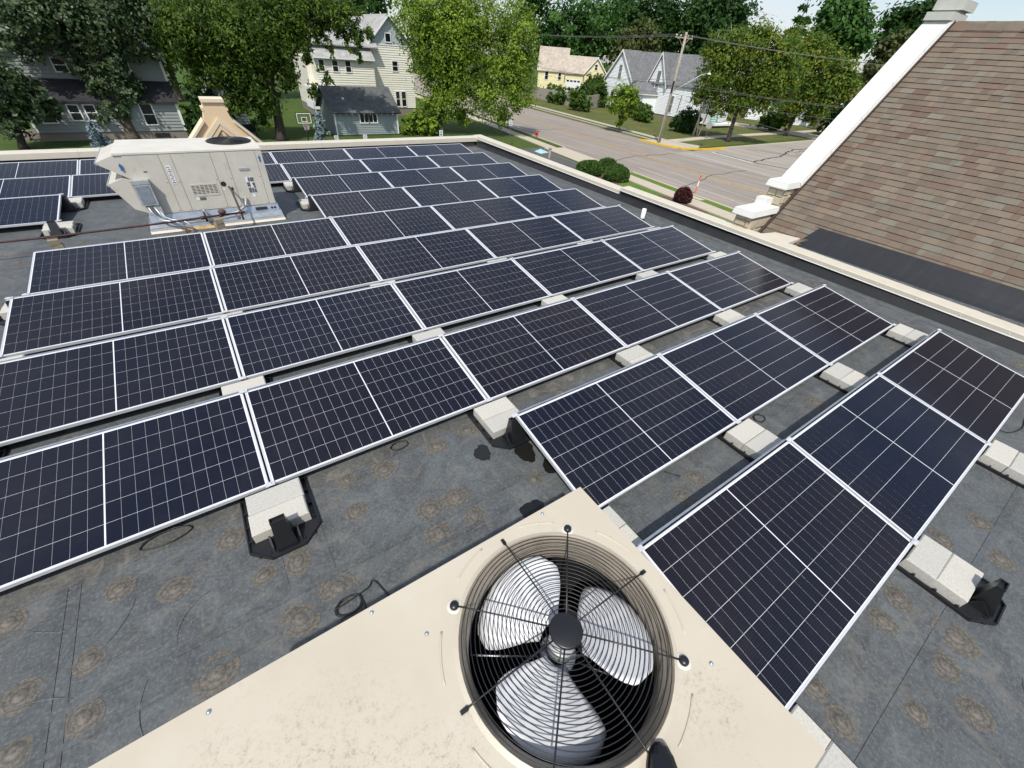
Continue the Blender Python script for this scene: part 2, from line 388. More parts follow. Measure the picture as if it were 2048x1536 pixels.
# ------------------------------------------------------------------ mesh helpers
class MB:
    def __init__(s): s.v = []; s.f = []; s.uv = None
    def quad(s, a, b, c, d):
        n = len(s.v); s.v += [tuple(a), tuple(b), tuple(c), tuple(d)]; s.f.append((n, n + 1, n + 2, n + 3)); return s
    def poly(s, pts):
        n = len(s.v); s.v += [tuple(p) for p in pts]; s.f.append(tuple(range(n, n + len(pts)))); return s
    def box(s, x0, x1, y0, y1, z0, z1):
        n = len(s.v)
        s.v += [(x0, y0, z0), (x1, y0, z0), (x1, y1, z0), (x0, y1, z0), (x0, y0, z1), (x1, y0, z1), (x1, y1, z1), (x0, y1, z1)]
        s.f += [(n, n + 3, n + 2, n + 1), (n + 4, n + 5, n + 6, n + 7), (n, n + 1, n + 5, n + 4), (n + 1, n + 2, n + 6, n + 5), (n + 2, n + 3, n + 7, n + 6), (n + 3, n, n + 4, n + 7)]
        return s
    def frustum(s, a, b):           # two lists of points, same count, bottom a and top b
        n = len(s.v); k = len(a)
        s.v += [tuple(p) for p in a] + [tuple(p) for p in b]
        s.f.append(tuple(range(n + k - 1, n - 1, -1))); s.f.append(tuple(range(n + k, n + 2 * k)))
        for i in range(k):
            j = (i + 1) % k; s.f.append((n + i, n + j, n + k + j, n + k + i))
        return s
    def prism(s, prof, axis, a, b):  # prof: 2-D points; axis 'x','y','z' extrusion from a to b
        def P(p, t):
            return {'x': (t, p[0], p[1]), 'y': (p[0], t, p[1]), 'z': (p[0], p[1], t)}[axis]
        return s.frustum([P(p, a) for p in prof], [P(p, b) for p in prof])
    def tube(s, pts, rads, k=6, cap=True):
        pts = [Vector(p) for p in pts]
        if not hasattr(rads, '__len__'): rads = [rads] * len(pts)
        rings = []
        for i, p in enumerate(pts):
            d = (pts[min(i + 1, len(pts) - 1)] - pts[max(i - 1, 0)]).normalized()
            up = Vector((0, 0, 1)) if abs(d.z) < .95 else Vector((1, 0, 0))
            a = d.cross(up).normalized(); b = d.cross(a)
            n = len(s.v)
            for q in range(k):
                t = 2 * math.pi * q / k
                s.v.append(tuple(p + (a * math.cos(t) + b * math.sin(t)) * rads[i]))
            rings.append(n)
        for i in range(len(rings) - 1):
            for q in range(k):
                r = (q + 1) % k
                s.f.append((rings[i] + q, rings[i] + r, rings[i + 1] + r, rings[i + 1] + q))
        if cap:
            s.f.append(tuple(rings[0] + q for q in range(k))[::-1]); s.f.append(tuple(rings[-1] + q for q in range(k)))
        return s
    def lathe(s, prof, k=32, c=(0, 0, 0), close=False):
        n = len(s.v); m_ = len(prof)
        for q in range(k):
            t = 2 * math.pi * q / k
            for r, z in prof: s.v.append((c[0] + r * math.cos(t), c[1] + r * math.sin(t), c[2] + z))
        for q in range(k):
            r = (q + 1) % k
            for i in range(m_ - 1 + (1 if close else 0)):
                j = (i + 1) % m_
                s.f.append((n + q * m_ + i, n + r * m_ + i, n + r * m_ + j, n + q * m_ + j))
        return s
    def disc(s, c, r, k=24, ry=None):
        return s.poly([(c[0] + r * math.cos(2 * math.pi * q / k), c[1] + (ry or r) * math.sin(2 * math.pi * q / k), c[2]) for q in range(k)])
    def mesh(s, name):
        me = bpy.data.meshes.new(name); me.from_pydata(s.v, [], s.f); me.update(); return me
    def build(s, name, mat, parent=None, smooth=False, fix=True):
        me = s.mesh(name)
        if fix:
            import bmesh
            bm = bmesh.new(); bm.from_mesh(me); bmesh.ops.recalc_face_normals(bm, faces=bm.faces); bm.to_mesh(me); bm.free()
        if smooth:
            for p in me.polygons: p.use_smooth = True
        if mat: me.materials.append(mat)
        return link(name, me, parent)

def link(name, me, parent=None):
    o = bpy.data.objects.new(name, me); COL.objects.link(o)
    if parent: o.parent = parent
    return o
def tag(o, label=None, cat=None, group=None, kind=None):
    if label: o['label'] = label
    if cat: o['category'] = cat
    if group: o['group'] = group
    if kind: o['kind'] = kind
    return o
def thing(name, label, cat, loc=(0, 0, 0), rz=0, group=None):
    o = bpy.data.objects.new(name, None); COL.objects.link(o); o.location = loc; o.rotation_euler = (0, 0, rz)
    o.empty_display_size = .2
    return tag(o, label, cat, group)
def struct(o): o['kind'] = 'structure'; return o
def box_uv(me):                      # planar metre-scale uv along the slope of each face
    uvl = me.uv_layers.new(name='UVMap')
    for p in me.polygons:
        n = p.normal
        h = Vector((-n.y, n.x, 0))
        if h.length < 1e-4: h = Vector((1, 0, 0))
        h.normalize(); u = n.cross(h)
        for li in p.loop_indices:
            c = me.vertices[me.loops[li].vertex_index].co
            uvl.data[li].uv = (c.dot(h), c.dot(u))
def roof_part(mb, name, mat, parent):
    o = mb.build(name, mat, parent); box_uv(o.data); return o
ORD = ['first', 'second', 'third', 'fourth', 'fifth', 'sixth', 'seventh', 'eighth', 'ninth', 'tenth', 'eleventh']
G = -5.0

# ------------------------------------------------------------------ flat roof and parapets
S, PT, PW, Z0, TILT = 2.11, 1.607, 1.1433, 0.13, rad(8.367)
PWH = 1.131
RX0, RX1, RY0, RY1 = -14.0, 7.72, -8.0, 16.78
mb = MB(); mb.quad((RX0, RY0, 0), (RX1 + .02, RY0, 0), (RX1 + .02, RY1 + .02, 0), (RX0, RY1 + .02, 0))
roof = struct(mb.build('flat_roof', M['membrane'])); roof['label'] = 'flat roof of weathered black rubber membrane under the solar panels'
hall = thing('church_hall', 'low church hall whose flat roof carries the solar panels', 'building', (0, 0, G))
MB().box(RX0 - .3, 7.95, RY0 - .3, 17.02, 0, -G - .02).build('wall', M['wall_brick'], hall)

# seams: overlapping strips of membrane
def strip(name, x0, x1, y0, y1, mat, z=.004):
    o = MB().box(x0, x1, y0, y1, .0, z).build(name, mat, roof); return o
for (y0, y1, x0, x1, mt) in ((3.11, 3.24, -8, 7.3, 'seam_brown'), (2.25, 2.31, -8, -.1, 'seam_grey'), (2.06, 2.10, -8, -.4, 'seam_grey'),
                             (1.50, 1.56, -.4, 7.4, 'seam_grey'), (4.70, 4.82, -8, 7.3, 'seam_brown'), (-.42, -.36, -.5, 7.4, 'seam_grey'), (9.42, 9.50, -9, -.2, 'seam_grey'), (10.06, 10.14, -9, -3.0, 'seam_brown')):
    strip('seam_strip', x0, x1, y0, y1, M[mt])
for (x0, x1, y0, y1) in ((-3.47, -3.41, 1.4, 3.11), (-3.36, -3.34, 1.4, 3.11), (-2.20, -2.17, 2.31, 3.11), (-1.90, -1.86, 1.35, 3.11), (-.20, -.17, 1.35, 3.11), (-.14, -.12, 1.35, 3.11), (6.9, 6.95, -3, 16), (7.30, 7.34, -3, 16.4), (-3.5, -3.45, 9.5, 10.06), (-5.1, -5.05, 9.5, 10.06)):
    strip('seam_strip', x0, x1, y0, y1, M['seam_grey'], .0035)
# cant strip along the foot of the parapets
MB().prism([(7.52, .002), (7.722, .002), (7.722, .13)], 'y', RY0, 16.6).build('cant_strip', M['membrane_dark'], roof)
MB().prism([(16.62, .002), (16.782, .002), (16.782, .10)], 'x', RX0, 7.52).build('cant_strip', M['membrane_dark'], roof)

# fastener plates telegraphing through the membrane, each with its ring of dirt
patches = [(-3.13, 2.93), (-2.82, 2.73), (-2.3, 2.52), (-2.08, 2.5), (-2.16, 2.08), (-2.64, 2.03), (-3.26, 2.51), (-3.26, 2.18), (-3.56, 2.49),
           (-3.54, 2.19), (-2.46, 2.95), (-3.69, 3.03), (-1.25, 3.0), (-.71, 3.01), (-1.59, 2.7), (-1.06, 2.40), (-.83, 2.39), (-.78, 2.15), (-1.1, 2.16),
           (-.35, 3.05), (-1.56, 3.05), (-.13, 2.2), (.88, 3.04), (-1.89, 2.16), (3.44, 1.36), (.92, 1.35), (1.21, 1.42), (5.85, 1.40), (2.75, -.48), (1.64, -.47),
           (1.35, -.49), (.87, -.47), (.41, -.23), (.45, -.05), (1.19, -.69), (1.31, -.13), (1.6, -.13), (3.07, -.28), (2.54, -.14),
           (6.6, 2.4), (7.1, 3.1), (6.7, 4.6), (7.2, 5.6), (6.7, 6.1), (7.0, 9.2), (6.8, 1.0), (7.1, .2), (2.3, 3.03), (3.8, 3.03), (2.9, 4.62), (4.4, 4.62), (-4.6, 9.7), (-3.9, 10.3), (-3.4, 9.75), (-5.2, 10.4), (.3, 9.9), (.1, 11.5), (-2.2, 9.72)]
dome = MB(); prof = [(1.0, .0), (.80, .002), (.42, .004), (.36, .010), (.10, .011), (.05, .016), (.0, .016)]
for q in range(3): pass
dome.lathe(prof, 20)
dome_me = dome.mesh('fastener_plate'); dome_me.materials.append(M['patch'])
for p in dome_me.polygons: p.use_smooth = True
for k, (x, y) in enumerate(patches):
    o = link('fastener_plate', dome_me, roof); o.location = (x, y, .0015)
    s_ = random.uniform(.085, .125); o.scale = (s_ * random.uniform(.9, 1.25), s_ * random.uniform(.85, 1.05), .55); o.rotation_euler = (0, 0, random.uniform(0, 6))

# wrinkles in the sheet
for k in range(26):
    r = random.Random(100 + k)
    if k < 15: x, y = r.uniform(-3.8, -.3), r.uniform(1.7, 3.0)
    elif k < 21: x, y = r.uniform(.2, 5.5), r.uniform(-1.2, -.2)
    else: x, y = r.uniform(6.6, 7.3), r.uniform(0, 10)
    a = r.uniform(0, 3.1); cv = r.uniform(-2.5, 2.5); n = r.randint(5, 10); pts = []; rr = []
    for q in range(n):
        pts.append((x, y, .0)); rr.append(.006 * math.sin(math.pi * (q + .4) / n) + .0008)
        x += .05 * math.cos(a); y += .05 * math.sin(a); a += cv * .1
    MB().tube(pts, rr, 6).build('wrinkle', M['membrane'], roof, True)
# puddles left by the rain
def puddle(cx, cy, rx, ry, seed, label):
    r = random.Random(seed); pts = []
    ph = [r.uniform(0, 6.28) for _ in range(5)]
    for q in range(40):
        t = 2 * math.pi * q / 40
        k = 1 + .12 * math.sin(2 * t + ph[0]) + .09 * math.sin(3 * t + ph[1]) + .05 * math.sin(7 * t + ph[2]) + .03 * math.sin(13 * t + ph[3])
        pts.append((cx + rx * k * math.cos(t), cy + ry * k * math.sin(t)))
    o = MB().prism(pts, 'z', .0042, .0068).build('puddle', M['puddle'])
    return tag(o, label, 'puddle')
puddle(-.375, 2.71, .075, .105, 1, 'small dark rain puddle on open membrane beside the ballast tray')
puddle(-.005, 2.52, .10, .135, 2, 'large black puddle at the end of the second solar row')
puddle(.10, 2.24, .07, .10, 3, 'dark puddle half under the edge of the second solar row')
puddle(-.33, 1.95, .10, .09, 4, 'ragged dark puddle beside the corner of the fan unit')

# parapets: membrane on the inside, cream metal coping on top, in lengths
par = thing('parapet_wall', 'low right-hand parapet with cream coping, from church roof to far corner', 'parapet', (7.72, 0, 0))
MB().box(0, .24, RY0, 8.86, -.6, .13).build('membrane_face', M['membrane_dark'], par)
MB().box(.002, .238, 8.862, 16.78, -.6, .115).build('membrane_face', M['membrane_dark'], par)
def coping(x0, x1, y0, y1, z0, z1, parent, axis, name='coping'):
    # folded metal: slightly sloping top and drip edges
    if axis == 'y': pr = [(x0, z0), (x1, z0 - .02), (x1, z1 - .008), (x1 - .012, z1), (x0 + .012, z1 - .018), (x0, z1 - .026)]; return MB().prism(pr, 'y', y0, y1).build(name, M['cap'], parent)
    pr = [(y0, z0), (y1, z0 - .02), (y1, z1 - .008), (y1 - .012, z1), (y0 + .012, z1 - .018), (y0, z1 - .026)]
    return MB().prism(pr, 'x', x0, x1).build(name, M['cap'], parent)
def coping_y(y0, y1, z0, z1, hgt, w0=-.035, w1=.275, name='coping'):
    def pf(y, z): return [(w0, y, z - hgt), (w1, y, z - hgt - .02), (w1, y, z + .004), (w1 - .012, y, z + .012), (w0 + .012, y, z), (w0, y, z - .008)]
    o = MB().frustum(pf(y0, z0), pf(y1, z1)).build(name, M['cap'], par)
    def pe(y, z): return [(w0 - .006, y, z - hgt - .006), (w0 + .004, y, z - hgt - .006), (w0 + .004, y, z - hgt + .008), (w0 - .006, y, z - hgt + .004)]
    MB().frustum(pe(y0, z0), pe(y1, z1)).build('drip_edge', M['trim'], o); return o
zn = lambda y: .205 + .0105 * y
zf = lambda y: .215 + .0125 * (y - 8.86)
ys = [RY0, -5.0, -2.0, 1.05, 4.1, 7.15, 8.82]
for a, b in zip(ys[:-1], ys[1:]):
    coping_y(a + .002, b - .002, zn(a), zn(b), .085)
    if b < 8: coping_y(b - .05, b + .05, zn(b) + .0025, zn(b) + .0025, .083, -.037, .277, 'coping_joint')
ys = [8.86, 11.6, 14.3, 17.06]
for a, b in zip(ys[:-1], ys[1:]): coping_y(a + .002, b - .002, zf(a), zf(b), .09, -.04, .29)
MB().prism([(8.86, .14), (8.862, .14), (8.862, zn(8.8) - .07), (8.86, zn(8.8) - .07)], 'x', .0, .24)
for yy in np.arange(-2.5, 8.5, .61):
    MB().lathe([(.0, .004), (.006, .003), (.009, 0)], 8, (-.036, 0, 0)).build('screw_head', M['white_pvc'], par).location = (0, yy, zn(yy) - .045)
MB().box(.0005, .012, 7.0, 8.855, .128, .20).build('membrane_face', M['membrane_dark'], par)
par2 = thing('parapet_wall', 'far parapet with cream coping behind the tenth solar row', 'parapet', (0, 16.78, 0))
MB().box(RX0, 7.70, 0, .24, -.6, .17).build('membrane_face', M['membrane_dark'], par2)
xs = [RX0, -10.5, -7.4, -4.35, -1.3, 1.75, 4.8, 7.68]
for a, b in zip(xs[:-1], xs[1:]):
    coping(a + .002, b - .002, -.04, .29, .14, .30, par2, 'x')
MB().box(6.95, 7.2, -.012, -.002, .02, .13).build('scupper_opening', M['dark'], par2)
MB().lathe([(.30, .002), (.2, .012), (.07, .016), (0, .016)], 18).build('drain_sump', M['patch'], roof).location = (7.05, 16.1, .002)

# ------------------------------------------------------------------ solar panels
PL = S - .016
FR = .011
fb = MB()
def fbar(x0, x1, y0, y1): fb.box(x0, x1, y0, y1, -.035, 0)
fbar(0, PL, 0, FR); fbar(0, PL, PW - FR, PW); fbar(0, FR, FR, PW - FR); fbar(PL - FR, PL, FR, PW - FR)
fb.box(FR, PL - FR, FR, FR + .02, -.035, -.033)
frame_me = fb.mesh('frame'); frame_me.materials.append(M['frame'])
bs = MB().box(FR, PL - FR, FR, PW - FR, -.006, -.0026); back_me = bs.mesh('backsheet'); back_me.materials.append(M['backsheet'])
CW, CH, GX, GY, CG = .0909, .1810, .0017, .0028, .0110
cx0 = (PL - (22 * CW + 20 * GX + CG)) / 2; cy0 = (PW - (6 * CH + 5 * GY)) / 2
cells = []
for a in range(22):
    x = cx0 + a * (CW + GX) + (CG - GX if a >= 11 else 0)
    for b in range(6): cells.append((x, cy0 + b * (CH + GY)))
def cell_mesh(lst, name):
    v, f, uv = [], [], []
    ch = .006
    for (x, y) in lst:
        n = len(v)
        prof = [(x, y), (x + CW, y), (x + CW, y + CH), (x, y + CH)]
        v += [(p[0], p[1], -.0026) for p in prof] + [(p[0], p[1], -.0016) for p in prof]
        f += [(n + 4, n + 5, n + 6, n + 7)] + [(n + i, n + (i + 1) % 4, n + 4 + (i + 1) % 4, n + 4 + i) for i in range(4)]
        uv += [(0, 0), (1, 0), (1, 1), (0, 1)] + [(.5, .5)] * 16
    me = bpy.data.meshes.new(name); me.from_pydata(v, [], f); me.update()
    l = me.uv_layers.new(name='UVMap')
    l.data.foreach_set('uv', np.array(uv, dtype=np.float32).ravel())
    me.materials.append(M['cell']); return me
one_cell = cell_mesh([(0, 0)], 'cell'); all_cells = cell_mesh(cells, 'cells')
dfl = MB().prism([(1.158, -.010), (1.158, -.007), (1.176, -.007), (1.200, -.268), (1.197, -.268), (1.173, -.010)], 'x', .01, PL - .01)
defl_me = dfl.mesh('wind_deflector'); defl_me.materials.append(M['galv'])
ROWS = {0: [(0, 3)], 1: [(0, 3)], 2: [(-3, 3)], 3: [(-3, 3)], 4: [(-2, 3)], 5: [(-2, 3)], 6: [(0, 3)], 7: [(0, 3), (-4, -2)], 8: [(-4, 3)], 9: [(-4, 3)]}
ROWNAME = ['nearest row', 'second row', 'third row', 'fourth row', 'fifth row', 'sixth row', 'seventh row', 'eighth row', 'ninth row', 'tenth and farthest row']
for j, spans in ROWS.items():
    for (a, b) in spans:
        for i in range(a, b):
            nth = ORD[2 - i]
            t = thing('solar_panel', 'framed dark solar panel, %s from the right parapet in the %s' % (nth, ROWNAME[j].replace(' and farthest', '')), 'solar panel', (i * S + .008, j * PT, Z0), 0, 'solar panels on the flat roof')
            t.rotation_euler = (TILT + random.uniform(-.002, .002), random.uniform(-.0012, .0012), random.uniform(-.0012, .0012))
            pt = random.choice(((1, 1, 1), (1.12, 1.04, .98), (.94, 1.0, 1.12), (1.05, 1.02, 1.04), (.97, 1.02, 1.08), (1.15, 1.05, .96)))  # random panel tint: varied reflections imitated in the cell base colour
            link('frame', frame_me, t); link('backsheet', back_me, t); link('wind_deflector', defl_me, t)
            if j <= 3:
                for (x, y) in cells:
                    c = link('cell', one_cell, t); c.location = (x, y, 0); c.color = (*pt, 1)
            else:
                c = link('cell_array', all_cells, t); c['kind'] = 'stuff'; c.color = (*pt, 1)

# ------------------------------------------------------------------ ballast trays and blocks
tb = MB()
hw = .25; y1_, y0_ = .10, -.61
oct_ = [(-hw, y1_), (-hw, y0_ + .12), (-hw + .13, y0_), (hw - .13, y0_), (hw, y0_ + .12), (hw, y1_)]
tb.prism(oct_, 'z', .004, .016)
def ring_wall(mb, pts, z0, z1, w):
    k = len(pts); c = (sum(p[0] for p in pts) / k, sum(p[1] for p in pts) / k)
    for i in range(k):
        a, b = pts[i], pts[(i + 1) % k]
        d = Vector((b[0] - a[0], b[1] - a[1])); L_ = d.length; d /= L_; n = Vector((-d.y, d.x))
        if n.dot(Vector((c[0] - a[0], c[1] - a[1]))) < 0: n = -n
        q = [a, b, (b[0] + n.x * w, b[1] + n.y * w), (a[0] + n.x * w, a[1] + n.y * w)]
        mb.prism(q, 'z', z0, z1)
ring_wall(tb, oct_, .0155, .034, .010)
for sx in (-1, 1):
    for yy in (.02, -.12, -.26, -.40): tb.box(sx * .222 - .014, sx * .222 + .014, yy - .006, yy + .006, .016, .040)
for xx in (-.19, -.12, .12, .19): tb.box(xx - .006, xx + .006, y0_ + .05, y0_ + .07, .016, .024)
tray_me = tb.mesh('base_plate'); tray_me.materials.append(M['black_plastic'])
pb = MB()
def rect(cx, cy, hx, hy, z): return [(cx - hx, cy - hy, z), (cx + hx, cy - hy, z), (cx + hx, cy + hy, z), (cx - hx, cy + hy, z)]
pb.frustum(rect(0, -.505, .072, .075, .016), rect(0, -.472, .050, .026, .245))
pb.box(-.052, .052, -.498, -.490, .245, .262); pb.box(-.052, .052, -.452, -.446, .245, .262); pb.box(-.052, -.044, -.490, -.452, .245, .262); pb.box(.044, .052, -.490, -.452, .245, .262)
for sx in (-1, 1): pb.prism([(-.43, .016), (-.57, .016), (-.54, .05), (-.47, .11)], 'x', sx * .095 - .006, sx * .095 + .006)
post_me = pb.mesh('post'); post_me.materials.append(M['black_plastic'])
lb = MB().frustum(rect(0, .03, .05, .03, .016), rect(0, .02, .035, .02, .092)); low_me = lb.mesh('low_support'); low_me.materials.append(M['black_plastic'])
cl = MB().box(-.035, .035, -.02, .022, .0, .006).box(-.012, .012, -.012, .012, .006, .012); clamp_me = cl.mesh('clamp'); clamp_me.materials.append(M['frame'])
def chamfer_block(lx, ly, lz, c=.008):
    b = MB(); hx, hy = lx / 2, ly / 2
    b.frustum(rect(0, 0, hx, hy, 0), rect(0, 0, hx, hy, lz - c)); b.frustum(rect(0, 0, hx, hy, lz - c), rect(0, 0, hx - c, hy - c, lz)); return b
blk = [chamfer_block(.40, .197, .098).mesh('concrete_block'), chamfer_block(.402, .197, .098).mesh('concrete_block')]
blk[0].materials.append(M['block']); blk[1].materials.append(M['block2'])
TR = []
for j in range(0, 6):
    a, b = ROWS[j][0]
    TR += [(j, i) for i in range(a, b + 1)]
TR += [(6, 0), (7, 0), (8, 0), (7, -2), (8, -2)]
for (j, i) in TR:
    where = '%s joint from right parapet, below %s' % (ORD[3 - i], ROWNAME[j].replace(' and farthest', ''))
    t = thing('ballast_tray', 'black ballast tray at %s' % where, 'mounting tray', (i * S, j * PT, 0), 0, 'black ballast trays between the solar rows')
    link('base_plate', tray_me, t); link('post', post_me, t); link('low_support', low_me, t)
    c = link('clamp', clamp_me, t); c.location = (0, .0, Z0 + .003)
    below = any(a <= i <= b for (a, b) in ROWS.get(j - 1, []))
    if below:
        c = link('clamp', clamp_me, t); c.location = (0, -.476, .300)
    for k, (yc, nm) in enumerate(((-.115, 'upper'), (-.315, 'lower'))):
        o = link('concrete_block', blk[(k + i + j) % 2])
        o.location = (i * S + random.uniform(-.008, .008), j * PT + yc + random.uniform(-.0015, .0015), .0165)
        o.rotation_euler = (0, 0, random.uniform(-.006, .006))
        tag(o, '%s concrete ballast block at %s' % (nm, where), 'concrete block', 'concrete ballast blocks on the trays')

# cables lying on the roof
def cable(name, pts, r, label, mat='cable'):
    # smooth through points
    P = [Vector(p) for p in pts]; out_ = []
    for i in range(len(P) - 1):
        p0, p1, p2, p3 = P[max(i - 1, 0)], P[i], P[i + 1], P[min(i + 2, len(P) - 1)]
        for q in range(6):
            t = q / 6
            out_.append(.5 * ((2 * p1) + (-p0 + p2) * t + (2 * p0 - 5 * p1 + 4 * p2 - p3) * t * t + (-p0 + 3 * p1 - 3 * p2 + p3) * t ** 3))
    out_.append(P[-1])
    o = MB().tube(out_, r, 6).build(name, M[mat], smooth=True)
    return tag(o, label, 'cable')
def coil(cx, cy, rx, ry, turns, seed):
    r = random.Random(seed); pts = []
    for q in range(int(turns * 9)):
        t = 2 * math.pi * q / 9; k = 1 + r.uniform(-.08, .08)
        pts.append((cx + rx * k * math.cos(t), cy + ry * k * math.sin(t), .012 + .002 * (q % 4)))
    return pts
cable('cable_coil', [(-1.75, 1.65, .01)] + coil(-1.86, 1.99, .085, .06, 2.6, 5) + [(-1.72, 2.04, .01), (-1.66, 2.07, .01), (-1.60, 1.90, .01), (-1.5, 1.8, .01)], .0055, 'coiled black cable with plugs on membrane beside the cream fan unit')
cable('cable', coil(-2.86, 3.20, .16, .06, 1.6, 6), .005, 'black cable loops drooping under the lower edge of the third solar row, left')
cable('cable', coil(-1.02, 3.19, .085, .05, 1.8, 8), .0045, 'black cable loops under the third solar row near its second joint')
cable('cable', coil(2.55, 1.56, .07, .055, 1.9, 9), .0045, 'black cable loops on membrane between the two nearest solar rows')
cable('cable', [(4.9, -.02, .01), (4.95, -.10, .01), (5.2, -.16, .01), (5.5, -.14, .01), (5.8, -.2, .01)], .005, 'black cable running out below the nearest solar row, far right')
cable('cable', [(4.25, 1.62, .01), (4.3, 1.52, .01), (4.36, 1.46, .02)], .006, 'short black cable end below the second solar row')
cable('cable', [(1.0, 1.62, .01), (1.05, 1.55, .01), (1.08, 1.50, .02)], .006, 'short black cable plug below the second solar row near the fan unit')

# white vent pipe
t = thing('vent_pipe', 'short white plastic vent pipe beside the right parapet', 'vent pipe', (6.62, 7.02, 0))
MB().lathe([(.10, .002), (.085, .02), (.062, .04), (.056, .12), (0, .12)], 18).build('rubber_boot', M['membrane_dark'], t, True)
MB().lathe([(.050, .10), (.050, .33), (.044, .33), (.044, .2), (0, .2)], 18).build('pipe', M['white_pvc'], t, True)

# ------------------------------------------------------------------ near fan unit
UX0, UX1, UY0, UY1, UZ = -2.87, -.63, .06, 1.31, 1.27
FC = (-1.145, .813)
unit = thing('rooftop_unit', 'cream rooftop cooling unit with open fan grille, close in front', 'air conditioner', (0, 0, 0))
k = 72
angs = sorted([2 * math.pi * q / k for q in range(k)] + [math.atan2(y - FC[1], x - FC[0]) % (2 * math.pi) for x in (UX0, UX1) for y in (UY0, UY1)])
HR = .416
tp = MB()
def edge_pt(t):
    c, s_ = math.cos(t), math.sin(t)
    k1 = ((UX1 if c > 0 else UX0) - FC[0]) / c if abs(c) > 1e-9 else 1e9
    k2 = ((UY1 if s_ > 0 else UY0) - FC[1]) / s_ if abs(s_) > 1e-9 else 1e9
    kk = min(k1, k2); return (FC[0] + c * kk, FC[1] + s_ * kk)
for a, b in zip(angs, angs[1:] + [angs[0] + 2 * math.pi]):
    i0 = (FC[0] + HR * math.cos(a), FC[1] + HR * math.sin(a)); i1 = (FC[0] + HR * math.cos(b), FC[1] + HR * math.sin(b))
    m0 = (FC[0] + (HR + .018) * math.cos(a), FC[1] + (HR + .018) * math.sin(a)); m1 = (FC[0] + (HR + .018) * math.cos(b), FC[1] + (HR + .018) * math.sin(b))
    e0, e1 = edge_pt(a), edge_pt(b)
    tp.quad((*i0, UZ + .009), (*i1, UZ + .009), (*m1, UZ), (*m0, UZ))
    tp.quad((*m0, UZ), (*m1, UZ), (*e1, UZ), (*e0, UZ))
    tp.quad((*e0, UZ), (*e1, UZ), (*e1, UZ - .06), (*e0, UZ - .06))
top = tp.build('top_panel', M['unit'], unit)
for p in top.data.polygons: p.use_smooth = False
bd = MB()
for (x0, x1, y0, y1) in ((UX0 + .012, UX1 - .012, UY0 + .012, UY0 + .03), (UX0 + .012, UX1 - .012, UY1 - .03, UY1 - .012), (UX0 + .012, UX0 + .03, UY0 + .03, UY1 - .03), (UX1 - .03, UX1 - .012, UY0 + .03, UY1 - .03)):
    bd.box(x0, x1, y0, y1, .2, UZ - .02)
bd.build('cabinet_side', M['unit_far'], unit)
MB().box(UX0 - .03, UX1 + .03, UY0 - .03, UY1 + .03, 0, .2).build('curb', M['galv_dull'], unit)
MB().lathe([(HR, .009), (HR - .004, .006), (HR - .014, -.02), (HR - .03, -.045), (HR - .038, -.07), (HR - .038, -.13)], 72, (FC[0], FC[1], UZ)).build('fan_ring', M['rim'], unit, True)
MB().lathe([(HR - .039, -.13), (HR - .02, -.16), (HR - .02, -.85), (0, -.85)], 48, (FC[0], FC[1], UZ)).build('fan_chamber', M['dark'], unit, True)
cm = MB()
for q in range(60):
    t = 2 * math.pi * q / 60; cm.tube([(FC[0] + .405 * math.cos(t), FC[1] + .405 * math.sin(t), UZ - .84), (FC[0] + .405 * math.cos(t), FC[1] + .405 * math.sin(t), UZ - .31)], .006, 4, False)
o = cm.build('coil_fins', M['coil'], unit); o['kind'] = 'stuff'
# guard: concentric wire rings, eight spokes, hub plate
gd = MB()
for q in range(20):
    r = .080 + q * (.404 - .080) / 19
    z = UZ + .010 + .016 * (1 - (r / .43) ** 2)
    n = 64; prof = [(r + .0019 * math.cos(2 * math.pi * i / 5), z + .0019 * math.sin(2 * math.pi * i / 5)) for i in range(5)]
    gd.lathe(prof, n, (FC[0], FC[1], 0), True)
guard = gd.build('fan_guard', M['wire'], unit, True)
SPA = [53.6, 89.2, 1.0, 134.4, -51.3, 179.9, -88.1, -133.4]
for q, ang in enumerate(SPA):
    t = rad(round(ang / 45) * 45 + (4 if abs(ang - 53.6) < 1 else 0)); c, s_ = math.cos(t), math.sin(t)
    def at(r, z): return (FC[0] + r * c, FC[1] + r * s_, UZ + z)
    sp = MB().tube([at(.05, .027), at(.25, .022), at(.40, .013), at(.445, .006)], .0034, 6)
    o = sp.build('spoke', M['wire'], guard, True)
    if q in (0, 3, 4, 7):
        kn = MB().lathe([(.0, .016), (.014, .015), (.018, .010), (.019, 0)], 14); kn.build('rubber_mount', M['black_plastic'], guard, True).location = at(.452, .003)
        MB().lathe([(.0, .0032), (.026, .0032), (.030, 0)], 18).build('mount_pad', M['unit_top'], unit, True).location = at(.452, .0005)
    else:
        MB().frustum([at(.425, .004), (at(.436, 0)[0] - s_ * .008, at(.436, 0)[1] + c * .008, UZ + .003), (at(.462, 0)[0] - s_ * .007, at(.462, 0)[1] + c * .007, UZ + .002), (at(.462, 0)[0] + s_ * .007, at(.462, 0)[1] - c * .007, UZ + .002), (at(.436, 0)[0] + s_ * .008, at(.436, 0)[1] - c * .008, UZ + .003)],
                     [at(.425, .009), (at(.436, 0)[0] - s_ * .008, at(.436, 0)[1] + c * .008, UZ + .008), (at(.462, 0)[0] - s_ * .007, at(.462, 0)[1] + c * .007, UZ + .006), (at(.462, 0)[0] + s_ * .007, at(.462, 0)[1] - c * .007, UZ + .006), (at(.436, 0)[0] + s_ * .008, at(.436, 0)[1] - c * .008, UZ + .008)]).build('spoke_tab', M['wire'], guard)
MB().lathe([(.066, .022), (.066, .028), (.06, .031), (0, .032)], 36, (FC[0], FC[1], UZ)).build('guard_hub', M['black_plastic'], guard, True)
